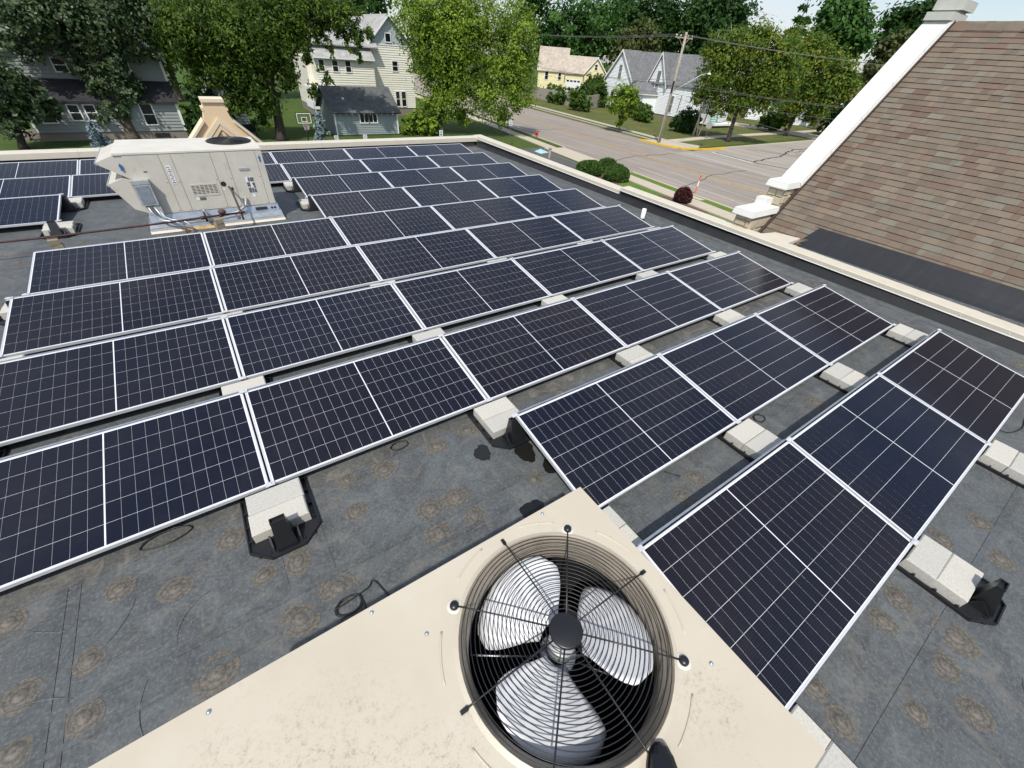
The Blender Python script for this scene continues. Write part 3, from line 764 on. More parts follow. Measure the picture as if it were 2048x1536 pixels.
# pressed ribs round the fan
for q in range(8):
    a0 = rad(q * 45 + 12); a1 = rad(q * 45 + 33)
    pts = [(FC[0] + .482 * math.cos(a0 + (a1 - a0) * i / 10), FC[1] + .482 * math.sin(a0 + (a1 - a0) * i / 10), UZ + .0005) for i in range(11)]
    pts = [p for p in pts if UY0 + .02 < p[1] < UY1 - .01]
    if len(pts) > 3: MB().tube(pts, .0042, 6).build('pressed_rib', M['unit'], unit, True)
# three-bladed fan and motor
fan = MB().lathe([(.0, -.10), (.05, -.10), (.055, -.105), (.055, -.19), (.0, -.19)], 24, (FC[0], FC[1], UZ)).build('fan_hub', M['galv_dull'], unit, True)
MB().lathe([(.0, -.205), (.074, -.205), (.078, -.215), (.078, -.40), (.0, -.40)], 28, (FC[0], FC[1], UZ)).build('motor', M['galv'], unit, True)
blade_out = [(-38, .10), (-44, .20), (-38, .29), (-33, .362), (-16, .376), (6, .376), (22, .362), (33, .30), (36, .2), (28, .11)]
for cen_ in (97, -23, -143):
    b = MB(); nr, na = 8, 14
    def rz(r, u):                         # pitch: trailing edge lower
        return -.125 - .055 * u * (.35 + r / .38) + .012 * math.sin(math.pi * (u + 1) / 2)
    grid = []
    for i in range(nr + 1):
        f = i / nr; r = .085 + f * .282
        hwid = 35 + 12 * math.sin(min(1, f * 1.15) * math.pi * .75)
        if f > .85: hwid *= 1 - .22 * ((f - .85) / .15) ** 2
        row = []
        for q in range(na + 1):
            u = -1 + 2 * q / na
            rr = r - (.018 * abs(u) ** 4 if f > .8 else 0)
            t = rad(cen_ + u * hwid + f * 6)
            row.append((FC[0] + rr * math.cos(t), FC[1] + rr * math.sin(t), UZ + rz(rr, u)))
        grid.append(row)
    for i in range(nr):
        for q in range(na):
            b.quad(grid[i][q], grid[i + 1][q], grid[i + 1][q + 1], grid[i][q + 1])
    import bmesh
    o = b.build('fan_blade', M['blade'], unit, True, fix=False)
    bm = bmesh.new(); bm.from_mesh(o.data); bmesh.ops.remove_doubles(bm, verts=bm.verts, dist=1e-5); bm.to_mesh(o.data); bm.free()
    for p in o.data.polygons: p.use_smooth = True
    sm = o.modifiers.new('thick', 'SOLIDIFY'); sm.thickness = .004
for ang in (150, 62, -32, -118):
    t = rad(ang); MB().tube([(FC[0] + .07 * math.cos(t), FC[1] + .07 * math.sin(t), UZ - .26), (FC[0] + .372 * math.cos(t), FC[1] + .372 * math.sin(t), UZ - .19)], .0045, 6).build('motor_support', M['galv'], unit, True)
cable_o = MB().tube([(FC[0] + .075, FC[1] - .06, UZ - .3), (FC[0] + .2, FC[1] - .2, UZ - .34), (FC[0] + .33, FC[1] - .17, UZ - .25), (FC[0] + .345, FC[1] - .12, UZ - .22)], .006, 6).build('motor_lead', M['cable'], unit, True)
for (x, y) in ((-1.60, 1.10), (-.74, .43), (-1.45, .43), (-2.3, 1.27), (-1.75, 1.285), (-.9, 1.285)):
    MB().lathe([(0, .006), (.006, .005), (.009, 0)], 10).build('screw', M['galv'], unit, True).location = (x, y, UZ + .0005)
for x in (-2.42, -1.78, -.82):
    o = MB().lathe([(0, .006), (.006, .005), (.008, 0)], 8).build('screw', M['galv'], unit, True); o.location = (x, UY1 + .001, UZ - .03); o.rotation_euler = (rad(-90), 0, 0)

# toe of a black shoe on the unit
sh = MB()
hd = Vector((-.075, -.09)).normalized(); sd_ = Vector((-hd.y, hd.x)); tip = Vector((-1.095, .388))
prev = None
secs = [(0.0, .010, .022), (.012, .024, .040), (.035, .037, .052), (.07, .046, .060), (.12, .050, .075), (.18, .046, .095), (.24, .040, .11), (.29, .032, .10)]
rings = []
for d, w, h in secs:
    c = tip + hd * d; ring = []
    for q in range(12):
        t = 2 * math.pi * q / 12
        ring.append((c.x + sd_.x * w * math.cos(t), c.y + sd_.y * w * math.cos(t), UZ + .001 + h * (.5 + .5 * math.sin(t))))
    rings.append(ring)
for a, b in zip(rings, rings[1:]):
    for q in range(12): sh.quad(a[q], a[(q + 1) % 12], b[(q + 1) % 12], b[q])
sh.poly(rings[0]); sh.poly(rings[-1])
shoe = thing('shoe', 'black shoe standing on the cream unit beside the fan grille', 'shoe', (0, 0, 0))
sh.build('upper', M['shoe'], shoe, True)
so = [(tip.x + hd.x * d + s_ * sd_.x * (w + .004), tip.y + hd.y * d + s_ * sd_.y * (w + .004)) for s_, lst in ((1, secs), (-1, secs[::-1])) for d, w, h in lst]
MB().prism(so, 'z', UZ + .0005, UZ + .014).build('sole', M['cable'], shoe)

# ------------------------------------------------------------------ far packaged unit
ac = thing('packaged_unit', 'large cream packaged rooftop unit with intake hoods behind the sixth solar row', 'air conditioner', (0, 10.5, 0))
AX0, AX1, AD, AZ0, AZ1 = -2.84, -.735, 1.25, .27, 1.268
MB().box(AX0, AX1, .0, AD, AZ0, AZ1 - .02).build('cabinet', M['unit_far'], ac)
MB().prism([(AX0 - .12, AZ1 - .012), (AX1 + .01, AZ1 - .012), (AX1 + .01, AZ1 + .012), (AX0 - .12, AZ1 + .018)], 'y', -.012, AD + .01).build('top_panel', M['unit_top'], ac)
hood = MB()
hood.prism([(AX0 + .02, AZ1 - .013), (-2.955, AZ1 - .013), (-3.22, 1.155), (-3.19, 1.12), (AX0 + .02, .86)], 'y', .005, AD - .01)
hood.build('intake_hood', M['unit_far'], ac)
MB().prism([(-3.235, 1.15), (-3.215, 1.165), (-3.19, 1.135), (-3.205, 1.115)], 'y', .0, AD).build('hood_lip', M['galv_dull'], ac)
hood = MB(); hood.prism([(AX0 - .002, .88), (-2.98, .90), (-3.20, .82), (-3.19, .79), (-3.0, .40), (AX0 - .002, .32)], 'y', .012, AD - .02)
hood.build('exhaust_hood', M['unit_far'], ac)
MB().prism([(-3.22, .815), (-3.20, .83), (-3.18, .80), (-3.20, .785)], 'y', .006, AD).build('hood_lip', M['galv_dull'], ac)
for x in (-2.84, -2.345, -2.17, -1.58, -1.34, -.85):                # the front is made of separate panels
    pass
seg = [-2.84, -2.345, -2.17, -1.58, -1.34, -.85, -.735]
for a, b in zip(seg[:-1], seg[1:]):
    MB().box(a + .004, b - .004, -.010, .0, AZ0 + .02, AZ1 - .024).build('side_panel', M['unit_far'], ac)
    for (xx, zz) in ((a + .03, AZ0 + .045), (b - .03, AZ0 + .045), (b - .03, .8)):
        if b - a > .15: MB().box(xx - .014, xx + .014, -.0135, -.0102, zz - .005, zz + .005).build('latch', M['rust_stain'] if random.random() < .5 else M['galv_dull'], ac)
MB().box(AX0, AX1, .001, .02, AZ0 + .004, AZ1 - .03).build('panel_backing', M['gap'], ac)
# curb and its flashing
MB().prism([(-.05, .16), (-.012, .27), (AD + .012, .27), (AD + .05, .16)], 'x', AX0 - .02, AX1 + .03).build('base_rail', M['galv'], ac)
MB().prism([(-.16, .085), (-.05, .158), (AD + .05, .158), (AD + .1, .085)], 'x', AX0 - .06, AX1 + .06).build('curb_flashing', M['galv'], ac)
MB().prism([(-.165, .04), (-.155, .084), (AD + .09, .084), (AD + .10, .04)], 'x', AX0 - .07, AX1 + .07).build('curb_skirt', M['galv_dull'], ac)
MB().prism([(-.21, .006), (-.168, .0385), (AD + .12, .0385), (AD + .15, .006)], 'x', AX0 - .08, AX1 + .08).build('curb_base', M['cap'], ac)
MB().prism([(-.215, .004), (-.1725, .0375), (-.160, .039), (-.2, .004)], 'x', -2.45, -1.75).build('rust_stain', M['rust_stain'], ac)
MB().box(-1.13, -.92, -.058, -.02, .20, .245).build('rail_slot', M['gap'], ac)
for x in (-.83, -.775): MB().lathe([(0, .002), (.022, .002), (.022, 0)], 14).build('rail_hole', M['dark'], ac).location = (x, -.036, .215)
for o in [c for c in ac.children if c.name.startswith('rail_hole')]: o.rotation_euler = (rad(72), 0, 0)
# fan in the top
fanc = (-1.17, .80)
lt = MB().lathe([(.385, .012), (.385, .03), (.37, .036), (.0, .05)], 40, (fanc[0], fanc[1], AZ1)); lt.build('fan_well', M['dark'], ac, True)
g2 = MB()
for q in range(10):
    r = .06 + q * .034; prof = [(r + .004 * math.cos(2 * math.pi * i / 4), .052 - .016 * (r / .4) ** 2 + .004 * math.sin(2 * math.pi * i / 4)) for i in range(4)]
    g2.lathe(prof, 32, (fanc[0], fanc[1], AZ1), True)
for q in range(8):
    t = q * math.pi / 4; g2.tube([(fanc[0], fanc[1], AZ1 + .056), (fanc[0] + .4 * math.cos(t), fanc[1] + .4 * math.sin(t), AZ1 + .03)], .006, 5)
g2.build('fan_guard', M['coil'], ac)
# grille, vent hole, handle, labels
MB().box(-2.07, -1.64, -.016, -.0102, .53, .74).build('louvre_plate', M['unit_far'], ac)
for q in range(6):
    for w_ in range(6):
        MB().box(-2.05 + w_ * .068, -2.05 + w_ * .068 + .052, -.0185, -.0165, .575 + q * .026, .575 + q * .026 + .010).build('louvre_slot', M['gap'], ac)
o = MB().lathe([(0, .003), (.042, .003), (.046, 0)], 18).build('flue_hole', M['dark'], ac); o.location = (-1.53, -.0105, .71); o.rotation_euler = (rad(90), 0, 0)
def slab(name, x0, x1, z0, z1, mat, y0=-.0135, y1=-.0102): return MB().box(x0, x1, y0, y1, z0, z1).build(name, M[mat], ac)
bp = []
for q in range(9): t = math.pi / 2 + math.pi * q / 8; bp.append((-1.18 + .022 * math.cos(t), .945 + .022 * math.sin(t)))
for q in range(9): t = -math.pi / 2 + math.pi * q / 8; bp.append((-1.04 + .022 * math.cos(t), .945 + .022 * math.sin(t)))
MB().prism(bp, 'y', -.020, -.0102).build('name_badge', M['galv_dull'], ac)
def arrow(x, z, w, h):
    p = [(x - w * .28, z), (x + w * .28, z), (x + w * .28, z + h * .55), (x + w * .5, z + h * .55), (x, z + h), (x - w * .5, z + h * .55), (x - w * .28, z + h * .55)]
    MB().prism(p, 'y', -.0135, -.0102).build('arrow_sticker', M['sticker_blue'], ac)
arrow(-2.91, 1.02, .06, .12); arrow(-.795, 1.05, .05, .12)
o = slab('warning_label', -2.30, -2.235, .77, 1.07, 'sticker_white')
for q in range(9): MB().box(-2.295 + .012 * (q % 2), -2.245 - .006 * (q % 3), -.0145, -.0137, .785 + q * .031, .785 + q * .031 + .014).build('print_line', M['sticker_print'], o)
o = slab('warning_label', -1.145, -1.0, .51, .80, 'sticker_white')
for (a, b, c_, d) in ((-1.105, -1.07, .72, .795), (-1.065, -1.005, .72, .795), (-1.14, -1.085, .63, .71), (-1.05, -1.03, .66, .70), (-1.04, -1.005, .60, .70), (-1.14, -1.09, .52, .615), (-1.085, -1.05, .52, .61), (-1.045, -1.005, .52, .59)):
    MB().box(a, b, -.0145, -.0137, c_, d).build('print_block', M['sticker_print'], o)
slab('small_label', -1.10, -1.05, .44, .50, 'sticker_white'); slab('small_label', -2.04, -1.99, .47, .52, 'sticker_white'); slab('small_label', -1.985, -1.89, .46, .51, 'sticker_print')
slab('small_label', -1.56, -1.53, .60, .64, 'sticker_white'); slab('small_label', -2.64, -2.59, .98, 1.0, 'sticker_print')
# electrical disconnect with conduits
db = thing('disconnect_box', 'grey electrical disconnect box on the front of the packaged unit', 'electrical box', (-2.72, 10.36, .48))
MB().box(-.15, .10, .0, .13, .0, .40).build('enclosure', M['galv_dull'], db)
MB().box(-.155, .105, -.006, .0, .345, .405).build('cover_top', M['galv_dull'], db)
MB().box(-.12, .065, -.008, .0, .03, .32).build('door', M['galv'], db)
MB().box(.02, .11, .02, .11, -.16, -.002).build('lower_box', M['galv_dull'], db)
def pipe(name, pts, r, mat, parent, k=8): return MB().tube(pts, r, k).build(name, M[mat], parent, True)
cdt = thing('conduit_run', 'grey electrical conduits curving along the curb of the packaged unit', 'conduit', (0, 10.5, 0))
pipe('conduit', [(-2.66, -.10, .36), (-2.60, -.14, .22), (-2.45, -.16, .18), (-2.1, -.15, .165), (-1.75, -.14, .18), (-1.45, -.12, .22), (-1.28, -.08, .32), (-1.24, -.03, .45)], .022, 'galv_dull', cdt)
pipe('conduit', [(-2.80, -.10, .47), (-2.76, -.14, .32), (-2.66, -.20, .22), (-2.5, -.26, .20), (-2.40, -.30, .16), (-2.38, -.33, .01)], .016, 'galv', cdt)
pipe('conduit', [(-2.72, -.10, .47), (-2.66, -.16, .30), (-2.52, -.24, .23), (-2.36, -.27, .20), (-2.28, -.32, .14), (-2.26, -.36, .01)], .016, 'galv', cdt)
pipe('conduit_elbow', [(-2.02, -.05, .30), (-2.0, -.10, .31), (-1.98, -.16, .24), (-1.97, -.18, .10)], .026, 'galv', cdt)
for x in (-2.42, -1.95, -1.5): MB().box(x - .02, x + .02, -.18, -.12, .14, .20).build('strap', M['galv'], cdt)
gp = thing('gas_pipe', 'dark rusty gas pipe running along the roof to the packaged unit', 'pipe', (0, 9.75, 0))
pipe('long_run', [(-14, .08, .30), (-4.1, .03, .30), (-2.8, .12, .30), (-1.35, .30, .30)], .017, 'rust', gp)
pipe('riser', [(-1.46, .71, .66), (-1.45, .60, .66), (-1.44, .56, .62), (-1.42, .30, .30), (-1.415, .27, .17)], .018, 'rust_dark', gp)
for (x, y, z) in ((-1.42, .295, .30), (-1.75, .25, .30), (-2.05, .21, .30), (-1.43, .60, .65)):
    pipe('fitting', [(x - .035, y, z), (x + .035, y, z)], .028, 'rust', gp)
pipe('drip_leg', [(-2.0, .22, .40), (-2.0, .22, .22)], .018, 'rust', gp)
MB().lathe([(0, .05), (.05, .045), (.065, .02), (.065, 0), (.04, -.03), (0, -.03)], 14).build('regulator', M['rust_dark'], gp, True).location = (-1.72, .24, .35)
def wood_stack(x, y, label):
    t = thing('support_stack', label, 'pipe support', (x, y, 0))
    for q in range(3):
        o = chamfer_block(.15 - .01 * q, .13, .088, .012).build('wooden_block', M['old_block'], t); o.location = (random.uniform(-.012, .012), random.uniform(-.01, .01), .004 + q * .0895); o.rotation_euler = (0, 0, random.uniform(-.25, .25))
wood_stack(-4.08, 9.79, 'weathered stack of wooden blocks holding up the gas pipe, left end')
wood_stack(-1.82, 9.96, 'weathered stack of wooden blocks under the gas pipe at the packaged unit')

# ------------------------------------------------------------------ the church with its shingled roof
PA = rad(40.7); CA, SA = math.cos(PA), math.sin(PA)
P0 = Vector((8.5, 5.05, .15)); EU = Vector((CA, 0, SA)); NN = Vector((-SA, 0, CA))
UR = 6.03                                             # slope length to the ridge
RXR = P0.x + UR * CA; RZR = P0.z + UR * SA
YS = -9.0                                             # how far the roof runs behind
church = thing('church', 'stone church with steep brown shingled roof and white gable coping', 'church', (0, 0, 0))
def RP(u, y, h=0): q = P0 + EU * u + NN * h; return (q.x, y, q.z)
dk = MB()
dk.quad(RP(-.62, 5.07, -.012), RP(-.62, YS, -.012), RP(UR, YS, -.012), RP(UR, 5.07, -.012))
for (a, b) in ((-.62, UR),):
    dk.quad(RP(a, 5.07, -.06), RP(b, 5.07, -.06), RP(b, 5.07, -.012), RP(a, 5.07, -.012))
deck = dk.build('roof', M['under'], church)
bk = MB().quad((RXR, 5.07, RZR - .01), (RXR, YS, RZR - .01), (RXR + UR * CA, YS, P0.z), (RXR + UR * CA, 5.07, P0.z))
roof_part(bk, 'back_slope', M['roof_brown'], church)
# shingles
PAL = [(.156, .119, .094), (.149, .116, .093), (.163, .126, .099), (.140, .107, .086), (.152, .122, .098), (.170, .134, .104)]
PAL += [(.144, .098, .078), (.134, .090, .073), (.152, .106, .084)]
PAL += [(.160, .138, .112), (.166, .148, .122), (.152, .134, .110)]
PWT = [5, 5, 5, 4, 5, 3, 2.3, 1.8, 2.2, 2.2, 1.4, 1.8]
def pick_col():
    c = random.choices(PAL, PWT)[0]; f = 1.14 * random.uniform(.9, 1.1); return (c[0] * f, c[1] * f * 1.03, c[2] * f)
EXPO = .1425
def project(p):
    d = Vector(p) - Vector((-1.754, .478, 3.021)); z = d.dot(FWD)
    if z < .1: return None
    return (1024 + 813.78 * d.dot(RIGHT) / z, 768 + 813.78 * d.dot(DOWN) / z, z)
um = MB(); L_ = EXPO + .02; th = .006
um.frustum([(0, 0, .004), (L_, 0, -.004), (L_, 1, -.004), (0, 1, .004)], [(0, 0, .017), (L_, 0, .001), (L_, 1, .001), (0, 1, .017)])
shingle_me = um.mesh('shingle'); shingle_me.materials.append(M['shingle'])
SH = []
ncourse = int(UR / EXPO)
kmin = -4
for kq in range(kmin, ncourse + 1):
    u = kq * EXPO
    y = 5.06 - random.uniform(0, .2) * (kq % 2)
    first = True; y = 5.06
    while y > YS:
        w = random.choice((.10, .14, .17, .2, .22, .26, .3, .35))
        if first: w = random.uniform(.1, .35); first = False
        if y - w < YS: w = y - YS
        if kq < 0 and y < 4.25: break
        SH.append((u, y - w + .0012, w - .0024, random.choice((0, 0, .004)), pick_col())); y -= w
def area(s):
    p = project(RP(s[0] + .07, s[1] + s[2] / 2))
    if not p or not (-10 < p[0] < 2058 and -10 < p[1] < 1546): return 0
    u, y, w = s[0], s[1], s[2]
    if u < .52 and y + w < 4.12: return 0
    q = [project(RP(a, b)) for a, b in ((u, y), (u + EXPO, y), (u + EXPO, y + w), (u, y + w))]
    a = 0
    for i in range(4): a += q[i][0] * q[(i + 1) % 4][1] - q[(i + 1) % 4][0] * q[i][1]
    return abs(a) / 2
SH.sort(key=area, reverse=True)
for (u, y, w, h, c) in SH[:300]:
    o = link('shingle', shingle_me, deck); o.location = RP(u, y, h); o.rotation_euler = (0, -PA, 0); o.scale = (1, w, 1); o.color = (*c, 1)
fv, ff, fc = [], [], []
for (u, y, w, h, c) in SH[300:]:
    n = len(fv)
    for (a, b, z) in ((0, 0, .004), (L_, 0, -.004), (L_, 1, -.004), (0, 1, .004), (0, 0, .017), (L_, 0, .001), (L_, 1, .001), (0, 1, .017)):
        fv.append(RP(u + a, y + b * w, h + z))
    ff += [(n + 4, n + 5, n + 6, n + 7), (n, n + 4, n + 7, n + 3), (n, n + 1, n + 5, n + 4), (n + 3, n + 7, n + 6, n + 2)]
    fc += [(*c, 1)] * 4
me = bpy.data.meshes.new('shingle_field'); me.from_pydata(fv, [], ff); me.update()
at_ = me.color_attributes.new('tint', 'FLOAT_COLOR', 'CORNER')
at_.data.foreach_set('color', np.repeat(np.array(fc, dtype=np.float32), 4, axis=0).ravel())
me.materials.append(M['shingle_attr']); o = link('shingle_field', me, deck); o['kind'] = 'stuff'
for q in range(34):                                   # ridge caps
    y = 5.05 - q * .30
    cp = MB().frustum([RP(UR - .17, y - .32, .016), RP(UR - .17, y, .020), (RXR + .13, y, RZR - .10), (RXR + .13, y - .32, RZR - .10)], [RP(UR - .17, y - .32, .022), RP(UR - .17, y, .028), (RXR - .005, y, RZR + .034), (RXR - .005, y - .32, RZR + .026)])
    o = cp.build('ridge_shingle', M['shingle'], deck); o.color = (*[x * .95 for x in pick_col()], 1)
# brown step flashing between shingles and coping
MB().frustum([RP(-.62, 5.05, .002), RP(UR + .02, 5.05, .002), RP(UR + .02, 5.12, .002), RP(-.62, 5.12, .002)], [RP(-.62, 5.05, .075), RP(UR + .02, 5.05, .10), RP(UR + .02, 5.12, .10), RP(-.62, 5.12, .075)]).build('rake_flashing', M['brown_metal'], church)
# gable wall
gw = [(7.92, G), (7.92, .50), (8.90, .50), (8.90, 1.0), (9.42, 1.0)] + [(RXR - .02, RZR + .04), (RXR + .3, RZR + .04)] + [(2 * RXR - 8.0, -.3), (2 * RXR - 8.0, G)]
MB().prism(gw, 'y', 5.14, 5.50).build('gable_wall', M['mortar'], church)
MB().box(8.0, 2 * RXR - 8.5, YS, 5.13, G, -.25).build('nave_wall', M['mortar'], church)
# limestone blocks on the parts of the gable wall that show
def stones(plane, a0, a1, z0, z1, fixed, sign):
    z = z0; row = 0
    while z < z1 - .04:
        h = min(random.choice((.13, .17, .21)), z1 - z)
        a = a0 - (random.uniform(0, .2))
        while a < a1:
            w = random.uniform(.18, .46); p, q = max(a, a0), min(a + w, a1)
            if q - p > .04:
                j = .008; d = random.uniform(.016, .04); b = MB()
                r = lambda: random.uniform(-.010, .010)
                base = [(p + j, z + j), (q - j, z + j), (q - j, z + h - j), (p + j, z + h - j)]
                mid = [(p + j + .012 + r(), z + j + .012 + r()), (q - j - .012 + r(), z + j + .012 + r()), (q - j - .012 + r(), z + h - j - .012 + r()), (p + j + .012 + r(), z + h - j - .012 + r())]
                if plane == 'y': b.frustum([(s_[0], fixed, s_[1]) for s_ in base], [(s_[0], fixed + sign * (d + r() * .6), s_[1]) for s_ in mid])
                else: b.frustum([(fixed, s_[0], s_[1]) for s_ in base], [(fixed + sign * (d + r() * .6), s_[0], s_[1]) for s_ in mid])
                b.build('stone', M['stone'], church)
            a += w
        z += h
stones('y', 8.90, 9.42, -.10, .99, 5.14, -1); stones('y', 7.92, 8.90, -.6, .49, 5.14, -1)
stones('x', 5.14, 5.50, -.6, .49, 7.92, -1); stones('x', 5.14, 5.50, .50, .99, 8.90, -1)
# kneelers and coping stones
def kneeler(x0, x1, y0, y1, z0, z1):
    b = MB(); c = .05
    b.frustum([(x0 + c, y0 + c, z0), (x1, y0 + c, z0), (x1, y1 - c, z0), (x0 + c, y1 - c, z0)], [(x0, y0, z0 + .03), (x1, y0, z0 + .03), (x1, y1, z0 + .03), (x0, y1, z0 + .03)])
    b.frustum([(x0, y0, z0 + .03), (x1, y0, z0 + .03), (x1, y1, z0 + .03), (x0, y1, z0 + .03)], [(x0 + .03, y0 + .02, z1), (x1, y0 + .02, z1), (x1, y1 - .02, z1), (x0 + .03, y1 - .02, z1)])
    return b.build('kneeler_stone', M['white_cap'], church)
kneeler(8.80, 9.50, 5.07, 5.57, 1.0, 1.155); kneeler(7.82, 8.89, 5.07, 5.57, .50, .655)
MB().box(8.62, 8.885, 5.30, 5.56, .656, .80).build('kneeler_stone', M['white_cap'], church)
cu0 = (9.46 - P0.x) / CA; cu1 = UR + .02; n_seg = 5
for q in range(n_seg):
    a = cu0 + (cu1 - cu0) * q / n_seg + .004; b = cu0 + (cu1 - cu0) * (q + 1) / n_seg - .004
    MB().frustum([RP(a, 5.07, .10), RP(b, 5.07, .10), RP(b, 5.57, .10), RP(a, 5.57, .10)], [RP(a, 5.075, .205), RP(b, 5.075, .205), RP(b, 5.55, .205), RP(a, 5.55, .205)]).build('coping_stone', M['white_cap'], church)
    MB().frustum([RP(a, 5.062, .085), RP(b, 5.062, .085), RP(b, 5.075, .085), RP(a, 5.075, .085)], [RP(a, 5.062, .15), RP(b, 5.062, .15), RP(b, 5.069, .15), RP(a, 5.069, .15)]).build('coping_drip', M['trim'], church)
MB().box(RXR - .36, RXR + .56, 5.06, 5.56, RZR + .06, RZR + .20).build('apex_stone', M['apex_stone'], church)
MB().box(RXR - .06, RXR + .66, 5.03, 5.59, RZR + .25, RZR + .42).build('apex_stone', M['apex_stone'], church)
MB().box(RXR + .05, RXR + .55, 5.12, 5.5, RZR + .20, RZR + .25).build('apex_stone', M['apex_stone'], church)
MB().box(RXR + .72, RXR + 1.12, 5.04, 5.58, RZR - .18, RZR + .10).build('apex_stone', M['apex_stone'], church)
# valley membrane between parapet and church roof
vb = MB()
prof = [(7.95, .13), (8.25, .12), (8.42, .15), (8.50, .19)]
top_u = [(P0.x + CA * .16 - SA * .022, P0.z + SA * .16 + CA * .022), (P0.x + CA * .505 - SA * .022, P0.z + SA * .505 + CA * .022), (P0.x + CA * .505 - SA * .004, P0.z + SA * .505 + CA * .004)]
pr = prof + top_u
low = [(x + .0, z - .05) for x, z in pr[::-1][1:]]
for i in range(len(pr) - 1):
    a, b = pr[i], pr[i + 1]
    ya = 4.14 - .0 * i
    vb.quad((a[0], YS, a[1]), (b[0], YS, b[1]), (b[0], 4.10, b[1]), (a[0], 4.22, a[1]))
val = vb.build('valley_membrane', M['membrane_mid'])
mt, tt, bb_ = nodes('streaked_flashing')
sv = noise(tt, coords(tt, 'World', (1.2, 9, 1.2)), 1.0, 8, .75, .6); sg = noise(tt, coords(tt, 'World'), 2.2, 6, .7)
cc_ = mixc(tt, ramp(tt, sg, .35, .68), ramp(tt, sv, .32, .68, (.014, .015, .017), (.034, .036, .040)), (.020, .021, .024))
tt.links.new(cc_, bb_.inputs['Base Color']); bb_.inputs['Roughness'].default_value = .38
val.data.materials.clear(); val.data.materials.append(M['membrane']); val.data.materials.append(mt)
for pp in val.data.polygons:
    pp.material_index = 1 if abs(pp.normal.z) < .93 else 0
tag(struct(val), 'black membrane valley between right parapet and shingled church roof')
for (x, y) in ((8.2, 3.5), (8.12, 2.3), (8.2, 1.2), (8.1, .1), (8.3, 2.9)):
    o = link('fastener_plate', dome_me, val); o.location = (x, y, .127); o.scale = (.08, .07, .5)
MB().frustum([(7.99, 4.25, .10), (8.52, 4.25, .22), (8.40, 4.78, .22), (7.99, 4.95, .10)], [(7.99, 4.25, .235), (8.56, 4.25, .265), (8.42, 4.74, .26), (7.99, 4.90, .235)]).build('diverter_cap', M['cap'], church)

# ------------------------------------------------------------------ tan stepped gable over the far entrance
eg = thing('entrance_gable', 'tan stucco stepped gable rising beyond the far parapet', 'gable', (-.88, 18.4, 0))
def sy(pts): return pts + [(-x, z) for x, z in pts[::-1]]
half = [(-1.7, -.65), (-.40, .70), (-.31, .98), (-.36, .98), (-.36, 1.06), (-.30, 1.06), (-.27, 1.20)]
full = [(-5.2, G), (-5.2, -4.0)] + half; full = [(-3.5, G), (-3.5, -2.5)] + half
MB().prism(sy(full), 'y', 0, .6).build('wall', M['stucco'], eg)
MB().box(-.31, .31, -.05, .65, 1.20, 1.29).build('cap_stone', M['stucco_light'], eg)
for s_ in (-1, 1):
    MB().prism([(s_ * 3.62, -2.55), (s_ * .42, .74), (s_ * .40, .68), (s_ * 3.55, -2.6)] if s_ > 0 else [(s_ * 3.55, -2.6), (s_ * .40, .68), (s_ * .42, .74), (s_ * 3.62, -2.55)], 'y', -.07, .68).build('rake_trim', M['stucco_light'], eg)
    MB().prism([(0, .80), (s_ * .95, -.17), (s_ * .78, -.17), (0, .63)], 'y', -.05, -.001).build('arch_trim', M['stucco_light'], eg)
    MB().prism([(0, .62), (s_ * .77, -.17), (s_ * .62, -.17), (0, .47)], 'y', -.035, -.001).build('arch_trim', M['stucco'], eg)
    MB().prism([(0, .46), (s_ * .61, -.17), (s_ * .08, -.17), (0, -.08)], 'y', -.012, -.001).build('lattice_panel', M['lattice'], eg)
MB().prism([(-.04, .40), (.04, .40), (.30, -.17), (.16, -.17)], 'y', -.022, -.013).build('mullion', M['stucco'], eg)

# ------------------------------------------------------------------ ground, roads, pavements
def sheet(name, pts, z, mat, label=None, kind='structure', parent=None):
    o = MB().poly([(x, y, z) for x, y in pts]).build(name, mat, parent, fix=False)
    if o.data.polygons[0].normal.z < 0: o.data.flip_normals()
    if not parent: tag(o, label, None, None, kind)
    return o
def slabp(name, pts, z0, z1, mat, label=None, parent=None):
    o = MB().prism(pts, 'z', z0, z1).build(name, mat, parent)
    if not parent: tag(o, label, None, None, 'structure')
    return o
ground = sheet('ground', [(-900, -900), (900, -900), (900, 900), (-900, 900)], G, M['grass'], 'green lawns around the houses')
# road frame: R(a, b): a metres along the road (away), b metres to the right of its near kerb
RO = Vector((29.55, 16.3)); RD = Vector((.128, .9918)); RN = Vector((.9918, -.128))
def RF(a, b): q = RO + RD * a + RN * b; return (q.x, q.y)
ROADW = 16.0
sheet('road', [RF(-120, 0), RF(260, 0), RF(260, ROADW), RF(-120, ROADW)], G + .004, M['asphalt'], 'wide worn asphalt street with faded yellow centre line')
sheet('side_street', [(44.5, 34.6), (150, 37.0), (150, 22), (44.5, 20)], G + .009, M['asphalt_side'], 'pale cracked side street joining the main road')
lot = sheet('car_park', [(-40, 17.6), (9, 17.6), (9, 32.5), (28.2, 31.0), (29.9, 41.0), (-40, 42.5)], G + .006, M['asphalt_lot'], 'dark car park beyond the hall')
sheet('lawn_strip', [(9, -20), (22.0, -20), (27.3, 16.0), (29.0, 29.6), (27.4, 31.0), (9, 32.4)], G + .010, M['grass_bright'], 'bright lawn between hall and pavement')
sheet('lawn', [(47.5, 36), (130, 40.5), (130, 75), (52, 75)], G + .010, M['grass_dry'], 'dry lawn round the white corner house')
sheet('lawn', [RF(24, ROADW + 2.6), RF(130, ROADW + 2.6), RF(130, ROADW + 18), RF(24, ROADW + 14)], G + .011, M['grass_dry'], 'dry lawn in front of the wooden fence')
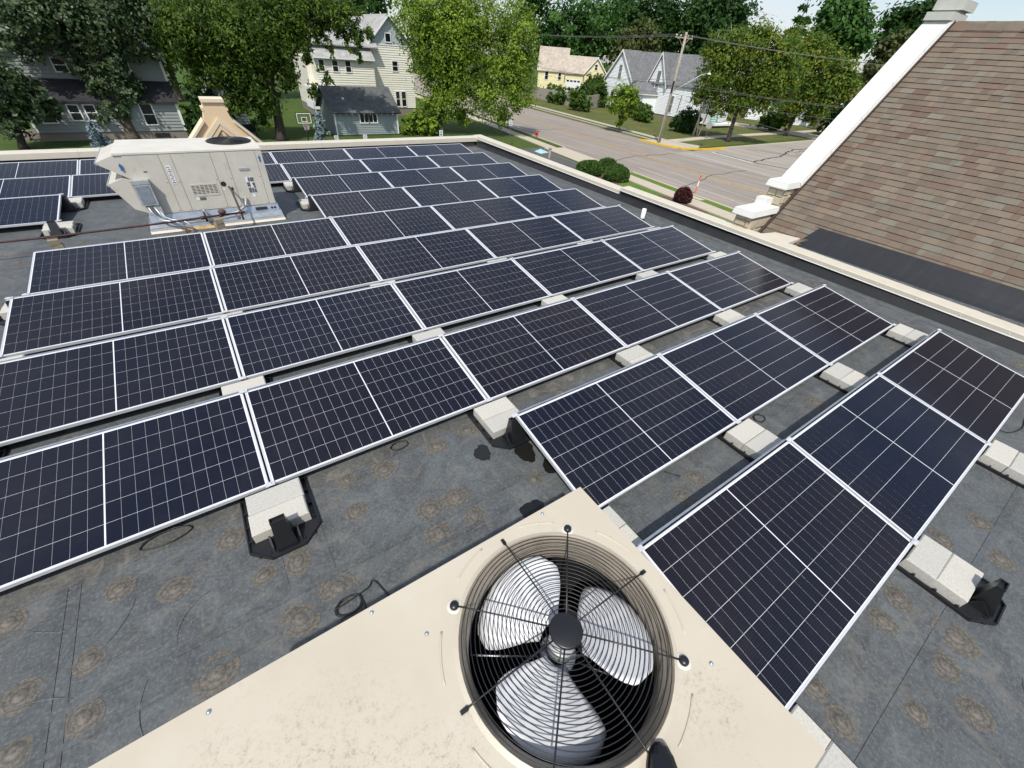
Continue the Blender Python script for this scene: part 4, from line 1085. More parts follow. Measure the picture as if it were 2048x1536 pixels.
# kerbs and pavements near side
def band(name, a0, a1, b0, b1, z0, z1, mat, label): return slabp(name, [RF(a0, b0), RF(a1, b0), RF(a1, b1), RF(a0, b1)], z0, z1, mat, label)
band('kerb', -100, 12.2, -.25, .0, G - .1, G + .13, M['pave'], 'pale concrete kerb on the near side of the street')
band('kerb', 24.2, 120, -.25, .0, G - .1, G + .13, M['pave'], 'pale concrete kerb beside the fire hydrant')
band('driveway', 12.2, 24.2, -2.7, .0, G + .001, G + .03, M['pave'], 'concrete driveway apron crossing the pavement')
band('verge', -100, 12.2, -1.05, -.25, G, G + .10, M['grass_bright'], 'narrow bright grass verge by the near kerb')
band('verge', 24.2, 120, -1.2, -.25, G, G + .10, M['grass'], 'grass verge with the fire hydrant')
for k in range(-10, 78):
    if 12.0 < k * 1.5 < 24.2 - 1.5: continue
    a = k * 1.5
    o = slabp('paving_slab', [RF(a + .01, -2.55), RF(a + 1.49, -2.55), RF(a + 1.49, -1.2 if a > 13 else -1.05), RF(a + .01, -1.2 if a > 13 else -1.05)], G + .0, G + .09 + random.uniform(-.004, .004), M['pave'], None, None if k == -10 else sidewalk)
    if k == -10: sidewalk = o; o.name = 'pavement'; o['label'] = 'pale concrete pavement between hall and street'
# far side
for (a0, a1) in ((26.5, 160),):
    band('kerb', a0, a1, ROADW, ROADW + .25, G - .1, G + .13, M['pave'], 'pale concrete kerb on the far side of the street')
    band('verge', a0, a1, ROADW + .25, ROADW + 1.3, G, G + .10, M['grass'], 'grass verge on the far side of the street')
prev = None
for k in range(0, 90):
    a = 24 + k * 1.5
    o = slabp('paving_slab', [RF(a + .01, ROADW + 1.3), RF(a + 1.49, ROADW + 1.3), RF(a + 1.49, ROADW + 2.6), RF(a + .01, ROADW + 2.6)], G, G + .09, M['pave'], None, prev)
    if prev is None: prev = o; o.name = 'pavement'; o['label'] = 'concrete pavement along the far side of the street'
# corner kerb painted yellow
ck = []
c0 = Vector(RF(26.5, ROADW)); 
arc = [Vector(p) for p in ((46.95, 42.2), (46.9, 40.3), (46.95, 38.6), (47.3, 37.0), (48.2, 35.7), (49.6, 34.9), (51.5, 34.6), (53.4, 34.65), (55.3, 34.7))]
kb = MB()
for p, q in zip(arc, arc[1:]):
    d = (q - p).normalized(); nn = Vector((-d.y, d.x)) * .34
    p2 = p - d * .01; kb.frustum([(p2.x, p2.y, G - .1), (q.x, q.y, G - .1), (q.x + nn.x, q.y + nn.y, G - .1), (p2.x + nn.x, p2.y + nn.y, G - .1)], [(p2.x, p2.y, G + .16), (q.x, q.y, G + .16), (q.x + nn.x, q.y + nn.y, G + .16), (p2.x + nn.x, p2.y + nn.y, G + .16)])
o = kb.build('corner_kerb', M['curb_yellow']); struct(o); o['label'] = 'yellow painted kerb round the street corner'
slabp('kerb', [(55.3, 34.72), (140, 36.6), (140, 36.95), (55.3, 35.06)], G - .1, G + .13, M['pave'], 'grey kerb along the side street')
slabp('corner_pad', [(47.3, 42.2), (47.3, 37.5), (48.6, 36.0), (50.2, 35.4), (52.2, 36.6), (51.6, 39.2), (49.9, 41.3)], G, G + .105, M['pave'], 'concrete pad at the street corner')
slabp('side_pavement', [(50.4, 39.6), (62, 41.0), (97, 41.8), (97, 43.2), (62, 42.4), (50.2, 41.2)], G, G + .085, M['pave'], 'pavement running along the side street')
slabp('side_driveway', [(83, 36.4), (88.5, 36.5), (86, 56), (81.5, 56)], G + .01, G + .095, M['pave'], 'concrete driveway off the side street')
# painted lines
def line(pts, w, z, mat, name, label):
    b = MB(); P = [Vector(p) for p in pts]
    for p, q in zip(P, P[1:]):
        d = (q - p).normalized(); nn = Vector((-d.y, d.x)) * w / 2
        b.quad((p.x - nn.x, p.y - nn.y, z), (q.x - nn.x, q.y - nn.y, z), (q.x + nn.x, q.y + nn.y, z), (p.x + nn.x, p.y + nn.y, z))
    o = b.build(name, mat, fix=False)
    for p in o.data.polygons:
        if p.normal.z < 0: p.flip()
    tag(o, label, None, None, 'structure'); return o
line([RF(-100, 7.0), RF(250, 7.0)], .22, G + .0135, M['paint_yellow'], 'centre_line', 'faded double yellow centre line')
line([RF(-100, 7.45), RF(250, 7.45)], .10, G + .0135, M['paint_yellow'], 'centre_line', 'second faded yellow centre line')
line([RF(-100, 14.4), RF(19.5, 14.4)], .14, G + .014, M['paint_white'], 'lane_line', 'white edge line along the far side')
line([RF(-100, 2.2), RF(14, 2.2)], .12, G + .0135, M['paint_white'], 'lane_line', 'faded white parking line')
line([RF(-100, 4.3), RF(12, 4.3)], .07, G + .0135, M['paint_white'], 'lane_line', 'faint white construction seam')
line([(50.5, 33.6), (49.6, 27.5)], .45, G + .014, M['paint_white'], 'stop_line', 'white stop line across the side street')
def crack(pts, w, label):
    P = []
    for (a, b), (c, d) in zip(pts, pts[1:]):
        n = max(3, int(math.hypot(c - a, d - b) / .7))
        for q in range(n): P.append((a + (c - a) * q / n + random.uniform(-.16, .16), b + (d - b) * q / n + random.uniform(-.16, .16)))
    P.append(pts[-1]); return line(P, w, G + .0145, M['tar'], 'tar_crack', label)
crack([RF(16.5, .2), RF(19, 6), RF(19.5, 12)], .10, 'tar line across the street by the driveway')
crack([RF(7, 1), RF(10, 8), RF(11, 14)], .08, 'thin tar line across the street')
crack([RF(36, 2), RF(37, 8)], .07, 'thin crack in the street beyond the hydrant')
crack([(51, 33.4), (50, 27), (52, 22)], .22, 'tar seam where the side street joins'); crack([(50.2, 28), (58, 29), (66, 31.5), (75, 31)], .22, 'tar sealed crack along the side street')
crack([(58, 33.5), (61, 29.5), (62, 24)], .14, 'tar sealed crack across the side street'); crack([(66, 34.5), (68, 28.5), (70, 24)], .16, 'second tar sealed crack across the side street'); crack([(62, 29), (65, 27.3), (69, 28.5), (72, 27), (75, 29.5), (78, 28)], .3, 'tangle of tar sealed cracks in the side street'); crack([(64, 30.2), (70, 30), (76, 33), (84, 33)], .2, 'long tar sealed crack in the side street')
sheet('painted_bay', [(27.75, 39.4), (27.65, 38.1), (29.0, 38.5), (29.3, 40.4)], G + .0115, M['paint_teal'], 'pale teal painted square in the car park')
sheet('mulch_bed', [(24.6, 26.2), (26.0, 25.6), (28.0, 26.2), (28.6, 28.4), (27.6, 30.2), (25.6, 29.8)], G + .016, M['mulch'], 'brown mulch bed under the three clipped yews')
sheet('mulch_bed', [(25.2, 18.5), (27.0, 17.4), (28.0, 18.6), (28.2, 21.2), (27.2, 22.2), (26.3, 21.0)], G + .016, M['mulch'], 'brown mulch bed under the dark red bush')

# ------------------------------------------------------------------ houses
def siding(parent, prof, y, mat, step=.24, name='siding', x_of=None):
    """lapped boards on a wall facing -y; prof(z) gives (x0, x1) or None"""
    b = MB(); z0, z1 = prof['z']
    z = z0
    while z < z1 - .02:
        h = min(step, z1 - z)
        a = prof['f'](z + .01); c = prof['f'](z + h - .01)
        if a and c:
            b.quad((a[0], y - .05, z), (a[1], y - .05, z), (c[1], y - .002, z + h), (c[0], y - .002, z + h))
            b.quad((a[0], y - .002, z), (a[1], y - .002, z), (a[1], y - .05, z), (a[0], y - .05, z))
        z += h
    o = b.build(name, mat, parent, fix=False); o['kind'] = 'stuff'; return o
def rectp(x0, x1, z0, z1): return {'z': (z0, z1), 'f': lambda z: (x0, x1)}
def trip(xa, xl, xr, z0, z1): return {'z': (z0, z1), 'f': lambda z: (xl + (xa - xl) * (z - z0) / (z1 - z0), xr + (xa - xr) * (z - z0) / (z1 - z0))}
def window(parent, x0, x1, z0, z1, y, pane='glass', bars=1, t=.09):
    b = MB()
    b.box(x0 - t, x1 + t, y - .10, y - .045, z1, z1 + t); b.box(x0 - t, x1 + t, y - .10, y - .045, z0 - t, z0)
    b.box(x0 - t, x0, y - .10, y - .045, z0, z1); b.box(x1, x1 + t, y - .10, y - .045, z0, z1)
    if bars == 1: b.box(x0, x1, y - .085, y - .065, (z0 + z1) / 2 - .025, (z0 + z1) / 2 + .025)
    if bars > 1:
        for q in range(1, bars): xx = x0 + (x1 - x0) * q / bars; b.box(xx - .03, xx + .03, y - .085, y - .065, z0, z1)
    w = b.build('window', M['trim'], parent)
    MB().box(x0, x1, y - .072, y - .05, z0, z1).build('pane', M[pane], w)
    return w
def gable_roof(parent, x0, x1, y0, y1, ze, zr, mat, over=.35, axis='y', name='roof', th=.12):
    """axis: direction of the ridge"""
    b = MB()
    if axis == 'y':
        xm = (x0 + x1) / 2; k = (zr - ze) / (x1 - xm); X0, X1, Z = x0 - over, x1 + over, ze - over * k
        prof = [(X0, Z), (xm, zr), (X1, Z), (X1, Z + th), (xm, zr + th * 1.25), (X0, Z + th)]
        b.prism([prof[0], prof[1], prof[4], prof[5]], 'y', y0 - over, y1 + over); b.prism([prof[1], prof[2], prof[3], prof[4]], 'y', y0 - over, y1 + over)
    else:
        ym = (y0 + y1) / 2; k = (zr - ze) / (y1 - ym); Y0, Y1, Z = y0 - over, y1 + over, ze - over * k
        prof = [(Y0, Z), (ym, zr), (Y1, Z), (Y1, Z + th), (ym, zr + th * 1.25), (Y0, Z + th)]
        b.prism([prof[0], prof[1], prof[4], prof[5]], 'x', x0 - over, x1 + over); b.prism([prof[1], prof[2], prof[3], prof[4]], 'x', x0 - over, x1 + over)
    return roof_part(b, name, mat, parent)
def rakes(parent, x0, x1, y, ze, zr, over, w=.16):
    xm = (x0 + x1) / 2; k = (zr - ze) / (x1 - xm)
    for s_ in (-1, 1):
        xe = xm + s_ * ((x1 - x0) / 2 + over + .02); zz = ze - over * k
        MB().prism([(xm, zr + .17), (xe, zz + .14), (xe, zz + .14 - w * 1.6), (xm, zr + .17 - w * 1.6)], 'y', y - .05, y + .002).build('rake_board', M['trim'], parent)

# left house, grey-green clapboards
h1 = thing('clapboard_house', 'grey-green clapboard house behind the trees at far left', 'house', (-6.9, 54, G))
X0, X1 = -4.9, 4.9
MB().box(X0, X1, .0, 8.5, .5, 5.75).build('wall', M['side_teal'], h1)
MB().prism([(X0, 5.75), (X1, 5.75), (0, 9.8)], 'y', .0, 8.5).build('gable_end', M['side_teal'], h1)
siding(h1, rectp(X0, X1, 3.9, 5.75), 0, M['side_teal']); siding(h1, trip(0, X0, X1, 5.75, 9.8), 0, M['side_teal'])
gable_roof(h1, X0, X1, 0, 8.5, 5.75, 9.8, M['roof_dark'], .4); rakes(h1, X0, X1, -.4, 5.75, 9.8, .4)
MB().box(X0, X1, -1.3, -.02, .6, 2.75).build('porch_wall', M['side_teal'], h1); siding(h1, rectp(X0, X1, .6, 2.75), -1.3, M['side_teal'])
b = MB().prism([(-1.65, 2.62), (0, 3.95), (0, 4.08), (-1.65, 2.74)], 'x', X0 - .15, X1 + .15); roof_part(b, 'lean_to_roof', M['roof_black'], h1)
MB().box(X0 - .02, X1 + .02, -1.28, 0, 0, .6).build('foundation', M['found'], h1)
for (a, b_, c_, d) in ((-2.05, -1.35, 4.55, 5.35), (1.9, 2.6, 4.6, 5.4)): window(h1, a, b_, c_, d, 0)
for (a, b_, c_, d) in ((-2.35, -1.75, 1.45, 2.45), (-1.35, -.75, 1.45, 2.45), (2.3, 3.05, 1.1, 2.55), (-4.2, -3.4, 1.3, 2.4)): window(h1, a, b_, c_, d, -1.3)
for x in (X0, X1): MB().box(x - .09, x + .09, -1.40, -1.345, .6, 2.7).build('corner_board', M['trim'], h1); MB().box(x - .09, x + .09, -.09, -.045, 4.1, 5.7).build('corner_board', M['trim'], h1)
MB().box(2.5, 3.6, -1.32, -1.28, .1, .42).build('basement_window', M['dark'], h1)
st = MB()
for q in range(4): st.box(X0 - 1.2, X0 - .05, -1.2 + q * .25, -.9 + q * .25, 0, .18 + q * .16)
st.build('steps', M['found'], h1)

# shed with dark gable roof behind the entrance gable
h2 = thing('garden_shed', 'grey shed with steep dark roof behind the tan gable', 'shed', (2.0, 58.5, G))
MB().box(-1.9, 1.9, 0, 3.2, 0, 2.4).build('wall', M['side_teal'], h2); MB().prism([(-1.9, 2.4), (1.9, 2.4), (0, 4.3)], 'y', 0, 3.2).build('gable_end', M['side_blue'], h2)
siding(h2, rectp(-1.9, 1.9, 0, 2.4), 0, M['side_blue']); gable_roof(h2, -1.9, 1.9, 0, 3.2, 2.4, 4.3, M['roof_dark'], .4); rakes(h2, -1.9, 1.9, -.4, 2.4, 4.3, .4, .1)
MB().box(-.5, .5, -.05, -.02, .0, 1.9).build('door', M['side_teal'], h2)

# blue-grey garage
h3 = thing('garage', 'small blue-grey garage with dark roof and white window', 'garage', (14.3, 51.3, G))
MB().box(-3.35, 3.25, 0, 5.4, .1, 2.22).build('wall', M['side_blue'], h3); siding(h3, rectp(-3.35, 3.25, .12, 2.2), 0, M['side_blue'], .16)
MB().prism([(0, 2.22), (5.4, 2.22), (2.7, 3.95)], 'x', -3.34, 3.24).build('gable_end', M['side_blue'], h3)
gable_roof(h3, -3.35, 3.25, 0, 5.4, 2.22, 3.95, M['roof_dark'], .38, 'x')
window(h3, -.78, .08, 1.2, 2.0, 0, bars=2); window(h3, .1 + .06, .98, 1.2, 2.0, 0, bars=2)
for x in (-3.35, 3.25): MB().box(x - .07, x + .07, -.09, -.045, .1, 2.15).build('corner_board', M['trim'], h3)
for q in range(12): x = -3.5 + q * .62; MB().box(x - .03, x + .03, -.38, -.30, 1.93, 2.0).build('rafter_tail', M['trim'], h3)
MB().box(-3.5, 3.45, -.395, -.375, 2.0, 2.09).build('eave_board', M['roof_dark'], h3)
MB().lathe([(.11, 0), (.11, .16), (.14, .18), (.10, .28), (0, .28)], 10).build('roof_vent', M['trim'], h3).location = (-1.9, 1.2, 2.95)
MB().box(-3.4, 3.3, .05, 5.3, 0, .1).build('foundation', M['found'], h3)

# cream house in the middle
h4 = thing('cream_house', 'tall cream clapboard house with pale roof behind the garage', 'house', (17.5, 66, G))
A0, A1 = 2.7, 8.6
MB().box(A0, A1, 0, 9, .9, 7.65).build('wall', M['side_cream'], h4); siding(h4, rectp(A0, A1, .9, 7.6), 0, M['side_cream'])
MB().prism([(A0, 7.65), (A1, 7.65), ((A0 + A1) / 2, 10.5)], 'y', .01, 9).build('gable_end', M['board_grey'], h4)
bb = MB()
for q in range(24):
    x = A0 + .25 + q * .235; zt = 7.66 + (10.5 - 7.66) * (1 - abs(x - (A0 + A1) / 2) / ((A1 - A0) / 2)) - .05
    if zt > 7.75: bb.box(x - .10, x + .10, -.02, .01, 7.66, zt)
o = bb.build('gable_boards', M['board_grey'], h4); o['kind'] = 'stuff'
gable_roof(h4, A0, A1, 0, 9, 7.65, 10.5, M['roof_light'], .45); rakes(h4, A0, A1, -.45, 7.65, 10.5, .45)
window(h4, 5.1, 5.75, 7.95, 8.75, -.02, bars=0); MB().box(A0, A1, -.08, -.045, 7.58, 7.68).build('belly_band', M['trim'], h4)
B0 = -4.9
MB().box(B0, A0, .9, 8, .9, 6.0).build('wing_wall', M['side_cream'], h4)
siding(h4, rectp(B0 + .5, A0 - .02, 3.2, 6.1), -1.45, M['side_cream'])
MB().box(B0 + .5, A0 - .02, -1.43, .9, 3.2, 6.1).build('dormer_wall', M['side_cream'], h4)
b = MB().prism([(-1.0, 7.2), (4.2, 10.1), (8.6, 7.2), (8.6, 7.32), (4.2, 10.24), (-1.0, 7.32)], 'x', B0 - .3, A0 + 1.0); roof_part(b, 'wing_roof', M['roof_light'], h4)
b = MB().prism([(-1.85, 6.0), (-.4, 7.02), (-.4, 7.14), (-1.85, 6.12)], 'x', B0 + .2, A0 + .1); roof_part(b, 'dormer_roof', M['roof_light'], h4)
MB().box(B0 + .2, A0 + .1, -1.88, -1.84, 5.95, 6.1).build('eave_board', M['trim'], h4)
for (a, c_) in ((-3.95, -3.4), (-2.4, -1.8), (-.85, -.25)): window(h4, a, c_, 4.75, 5.8, -1.45)
siding(h4, rectp(B0 + .5, A0, .9, 3.0), .88, M['side_cream'])
b = MB().prism([(-1.6, 2.85), (.9, 3.3), (.9, 3.42), (-1.6, 2.97)], 'x', -2.6, A0 + .1); roof_part(b, 'porch_roof', M['roof_grey'], h4)
MB().box(-5.7, -4.3, -2.6, -2.52, 1.0, 1.75).build('porch_railing', M['side_white'], h4); MB().box(-5.75, -5.65, -2.6, .8, 1.0, 1.75).build('porch_railing', M['side_white'], h4)
for x in (-5.6, -4.4): MB().box(x - .06, x + .06, -2.55, -2.43, .2, 3.1).build('porch_post', M['trim'], h4)
MB().box(-5.7, -2.5, -2.5, .85, 3.05, 3.2).build('porch_ceiling', M['trim'], h4); MB().box(-5.7, -3.0, -2.5, .9, .3, 1.0).build('porch_base', M['found'], h4)
MB().box(B0, A1, .02, 8, 0, .9).build('foundation', M['found'], h4)
window(h4, 5.8, 6.3, 1.1, 2.75, 0); window(h4, 6.6, 7.2, 1.1, 2.75, 0); window(h4, 5.7, 6.4, 5.0, 6.0, 0)
MB().box(A0 + .3, A0 + .5, -.2, -.03, 6.3, 6.5).build('wall_lamp', M['dark'], h4)

# white corner house with grey gables (front faces the street, -x)
h5 = thing('white_house', 'white two-storey corner house with grey roof and twin gables', 'house', (74, 66, G), rad(-90))
MB().box(-11.1, 13.5, .0, 7.5, .5, 5.3).build('wall', M['side_white'], h5)
siding(h5, rectp(-11.1, 13.5, .5, 5.3), 0, M['side_white'], .22)
MB().prism([(0, 5.3), (7.5, 5.3), (3.75, 9.45)], 'x', -11.0, 13.4).build('gable_end', M['side_white'], h5)
gable_roof(h5, -7.0, 13.4, 0, 7.5, 5.3, 9.45, M['roof_grey'], .3, 'x')
def front_gable(xa, hw_, ze, zr, y, depth):
    MB().prism([(xa - hw_, ze), (xa + hw_, ze), (xa, zr)], 'y', y, y + depth).build('gable_end', M['side_white'], h5)
    siding(h5, trip(xa, xa - hw_, xa + hw_, ze, zr), y, M['side_white'], .22)
    gable_roof(h5, xa - hw_, xa + hw_, y, y + depth, ze, zr, M['roof_grey'], .4); rakes(h5, xa - hw_, xa + hw_, y - .4, ze, zr, .4, .22)
MB().box(-11.1, -4.0, -.6, .0, .5, 5.3).build('wing_wall', M['side_white'], h5); siding(h5, rectp(-11.1, -4.0, .5, 5.3), -.6, M['side_white'], .22)
front_gable(-7.45, 3.5, 5.3, 9.55, -.6, 4.6); front_gable(2.0, 2.1, 5.3, 9.5, -.08, 4.0)
window(h5, -7.9, -7.1, 5.0, 7.3, -.6, 'curtain'); window(h5, 1.6, 2.4, 4.4, 6.9, -.08, 'curtain')
window(h5, 5.6, 6.6, 1.0, 3.5, 0, 'curtain'); window(h5, -9.0, -8.2, 1.3, 3.0, -.6)
bayp = [(-4.6, 0), (-3.6, -2.3), (1.2, -2.3), (2.6, 0)]
MB().prism(bayp, 'z', .5, 3.35).build('bay_wall', M['side_white'], h5)
rb = MB().frustum([(-5.0, .1, 3.3), (-3.8, -2.75, 3.3), (1.4, -2.75, 3.3), (3.0, .1, 3.3)], [(-3.0, .1, 5.0), (-2.6, -.6, 5.0), (.3, -.6, 5.0), (.9, .1, 5.0)]); roof_part(rb, 'bay_roof', M['roof_grey'], h5)
for (a, c_) in ((-2.9, -2.2), (-.6, .1)): window(h5, a, c_, 1.2, 3.0, -2.3)
MB().frustum([(-5.0, .1, 3.2), (-3.8, -2.75, 3.2), (1.4, -2.75, 3.2), (3.0, .1, 3.2)], [(-5.0, .1, 3.32), (-3.8, -2.76, 3.32), (1.4, -2.76, 3.32), (3.0, .1, 3.32)]).build('bay_fascia', M['trim'], h5)
for x in (8.6, 10.6): MB().tube([(x, -.06, .4), (x, -.06, 5.2)], .05, 6).build('downpipe', M['trim'], h5)
MB().tube([(8.0, -.08, 1.2), (8.2, -.08, 3.8)], .05, 6).build('service_conduit', M['dark'], h5)
MB().box(-11.1, 13.5, .05, 7.4, 0, .5).build('foundation', M['found'], h5)
MB().box(13.5, 17.2, -1.2, 5, .3, .55).build('porch_floor', M['side_white'], h5)
rl = MB()
for q in range(20): rl.box(13.6 + q * .18, 13.68 + q * .18, -1.2, -1.14, .55, 1.6)
rl.box(13.5, 17.2, -1.22, -1.12, 1.6, 1.7); o = rl.build('porch_railing', M['trim'], h5); o['kind'] = 'stuff'
for x in (13.7, 15.4, 17.1): MB().box(x - .07, x + .07, -1.25, -1.11, .5, 3.4).build('porch_post', M['trim'], h5)
b = MB().prism([(-1.6, 3.3), (2.2, 4.6), (2.2, 4.75), (-1.6, 3.45)], 'x', 13.4, 17.5); roof_part(b, 'porch_roof', M['roof_grey'], h5)

# yellow house with garage beyond the fence; its front is turned towards the street corner
h6 = thing('yellow_house', 'pale yellow bungalow and garage with tan roof beyond the fence', 'house', (71.4, 88.0, G), rad(-42))
MB().box(0, 4.2, 0, 6, 0, 5.2).build('garage_wall', M['side_yellow'], h6)
MB().box(.25, 3.6, -.06, -.02, 1.0, 4.0).build('garage_door', M['trim'], h6)
for q in range(4): MB().box(.4 + q * .8, .95 + q * .8, -.08, -.062, 3.55, 3.85).build('door_window', M['glass'], h6)
MB().prism([(0, 5.25), (6, 5.25), (3, 8.0)], 'x', .1, 4.4).build('gable_end', M['side_yellow'], h6)
MB().box(4.2, 9.0, -.5, 6, 0, 5.3).build('wing_wall', M['side_yellow'], h6); siding(h6, rectp(4.2, 9.0, 0, 5.3), -.5, M['side_yellow'], .22)
MB().prism([(4.2, 5.3), (9.0, 5.3), (6.6, 8.0)], 'y', -.5, 5).build('gable_end', M['side_yellow'], h6); siding(h6, trip(6.6, 4.2, 9.0, 5.3, 8.0), -.5, M['side_yellow'], .22)
gable_roof(h6, 4.2, 9.0, -.5, 5.5, 5.3, 8.0, M['roof_tan'], .3); rakes(h6, 4.2, 9.0, -.8, 5.3, 8.0, .3)
gable_roof(h6, 0, 6.4, 0, 6, 5.25, 8.0, M['roof_tan'], .3, 'x')
window(h6, 6.2, 6.75, 6.0, 6.9, -.5); MB().box(4.7, 6.4, -.56, -.53, 1.0, 4.2).build('garage_door', M['trim'], h6)
MB().box(-6.2, 0, 1.0, 7, 0, 5.4).build('main_wall', M['side_yellow'], h6); siding(h6, rectp(-6.2, 0, 0, 5.4), 1.0, M['side_yellow'], .22)
gable_roof(h6, -6.2, 0, 1.0, 7, 5.4, 9.2, M['roof_tan'], .3, 'x'); window(h6, -4.6, -3.9, 3.6, 5.0, 1.0); window(h6, -1.6, -1.0, 3.7, 4.9, 1.0)

# far buildings on the right
h7 = thing('white_shed', 'white outbuilding glimpsed beneath the street trees', 'building', (100, 53, G), rad(-70))
MB().box(-6, 6, 0, 5, 0, 3.2).build('wall', M['side_white'], h7); siding(h7, rectp(-6, 6, 0, 3.2), 0, M['side_white'], .25); gable_roof(h7, -6, 6, 0, 5, 3.2, 5.2, M['roof_grey'], .3, 'x'); window(h7, -2, -1, 1.2, 2.4, 0)
h8 = thing('brown_roof_house', 'low house with brown roof just left of the white coping', 'house', (111, 42, G), rad(-70))
MB().box(-6, 6, 0, 7, 0, 5.6).build('wall', M['side_white'], h8); gable_roof(h8, -6, 6, 0, 7, 5.6, 8.9, M['roof_brown'], .5, 'x'); window(h8, -3, -2, 3.4, 4.8, 0)

# wooden fence in two runs
def fence(p, q, h, label):
    p, q = Vector(p), Vector(q); d = q - p; L_ = d.length; ang = math.atan2(d.y, d.x)
    t = thing('board_fence', label, 'fence', (p.x, p.y, G), ang)
    b = MB(); n = int(L_ / .155)
    for i in range(n):
        hh = h + random.uniform(-.09, .06); x = i * .155
        b.prism([(x, .05), (x + .142, .05), (x + .142, hh - .06), (x + .071, hh), (x, hh - .06)], 'y', random.uniform(-.012, 0), .02)
    o = b.build('board_run', M['fence_wood'], t); o['kind'] = 'stuff'
    for z in (.4, h - .45): MB().box(0, L_, .021, .07, z, z + .09).build('rail', M['fence_wood'], t)
    for i in range(int(L_ / 2.4) + 1): MB().box(i * 2.4 - .05, i * 2.4 + .05, .071, .17, 0, h - .1).build('post', M['fence_wood'], t)
fence((66.5, 93), (63.4, 72.0), 2.2, 'weathered grey board fence running along the street lawn')
fence((63.4, 71.6), (74.8, 77.8), 2.3, 'weathered grey board fence turning in beside the white house')

# ------------------------------------------------------------------ street furniture
t = thing('utility_pole', 'weathered wooden utility pole with crossarm at the street corner', 'utility pole', (48.0, 39.8, G))
PH = 10.9
MB().tube([(0, 0, 0), (0, 0, 5), (0, 0, PH)], [.19, .165, .125], 10).build('shaft', M['pole_wood'], t, True)
cd = Vector((.9918, -.128, 0))
def cx(d, z, off=0): return (cd.x * d + .128 * off, cd.y * d + .99 * off, z)
MB().frustum([cx(-1.3, PH - .55, .13), cx(1.3, PH - .55, .13), cx(1.3, PH - .55, .24), cx(-1.3, PH - .55, .24)], [cx(-1.3, PH - .43, .13), cx(1.3, PH - .43, .13), cx(1.3, PH - .43, .24), cx(-1.3, PH - .43, .24)]).build('crossarm', M['pole_wood'], t)
for s_ in (-1, 1): MB().tube([cx(s_ * .75, PH - .55, .15), cx(0, PH - 1.25, .12)], .03, 5).build('brace', M['pole_wood'], t)
INS = (-1.2, -.55, .55, 1.2)
for d in INS: MB().lathe([(.02, 0), (.02, .06), (.07, .08), (.075, .14), (.05, .2), (0, .21)], 10).build('insulator', M['trim'], t, True).location = cx(d, PH - .43, .185)
MB().lathe([(.1, 0), (.1, 1.1), (0, 1.1)], 10).build('cable_guard', M['dark'], t).location = (-.18, -.12, 5.4)
MB().tube([(-.2, 0, .2), (-.21, 0, 5.4)], .04, 6).build('riser', M['galv_dull'], t)
pl = thing('street_lamp', 'street lamp arm with white head on the utility pole', 'street lamp', (48.0, 39.8, G))
MB().tube([(.14, -.06, 5.5), (1.2, -.8, 6.3), (2.6, -1.7, 7.3), (3.0, -1.95, 7.4)], .045, 6).build('arm', M['galv_dull'], pl, True)
MB().lathe([(0, .1), (.12, .08), (.22, 0), (.2, -.08), (0, -.1)], 12).build('lamp_head', M['trim'], pl, True).location = (3.3, -2.1, 7.42)
def wire(a, b, sag, r, label):
    A, B = Vector(a), Vector(b); pts = []
    for q in range(15):
        f = q / 14; p = A.lerp(B, f); p.z -= sag * 4 * f * (1 - f); pts.append(p)
    o = MB().tube(pts, r, 4).build('overhead_wire', M['steel_post']); tag(o, label, 'wire', 'overhead wires at the street corner')
names = ('first', 'second', 'third', 'fourth')
for q, d in enumerate(INS):
    base = Vector(cx(d, PH - .22, .185)) + Vector((48, 39.8, G))
    wire(base, base + Vector((5.9, 46, .2)), .45, .013, '%s top wire running left from the utility pole crossarm' % names[q])
    wire(base, base + Vector((-4.6, -36, -2.2)), .35, .013, '%s top wire running right from the utility pole crossarm' % names[q])
for q, (z, z2, sag) in enumerate(((6.6, 7.2, .9), (6.25, 6.6, .5), (5.3, 6.0, .6))):
    wire((48.0, 39.9, G + z), (54.0, 86, G + z2), sag, .016, '%s of the lower cables left of the utility pole' % names[q])
    wire((48.1, 39.7, G + z), (43.2, 2, G + z2 + .2), sag, .016, '%s of the lower cables right of the utility pole' % names[q])
wire((48.1, 39.7, G + 5.0), (47.0, 13, G + 2.8), .2, .016, 'low service cable dropping right in front of the street trees')

t = thing('street_sign', 'stop sign seen from behind with two green street name blades', 'sign', (53.0, 36.7, G))
MB().tube([(0, 0, 0), (0, 0, 3.1)], .035, 6).build('post', M['steel_post'], t)
oc = [(.40 * math.cos(rad(22.5 + 45 * q)), 2.35 + .40 * math.sin(rad(22.5 + 45 * q))) for q in range(8)]
o = MB().prism(oc, 'y', -.045, -.039).build('stop_sign_back', M['sign_back'], t); o.rotation_euler = (0, 0, rad(-58))
for q, (z, r_) in enumerate(((2.78, -35), (3.02, -40))):
    bl = MB().box(-.1, .85, -.012, .012, z, z + .2).build('name_blade', M['sign_green'], t); bl.rotation_euler = (0, 0, rad(r_))
    xx = .02
    for w_ in (.09, .06, .08, .05, .09, .07):
        MB().box(xx, xx + w_, -.016, -.0125, z + .06, z + .15).build('letter', M['trim'], bl); xx += w_ + .035

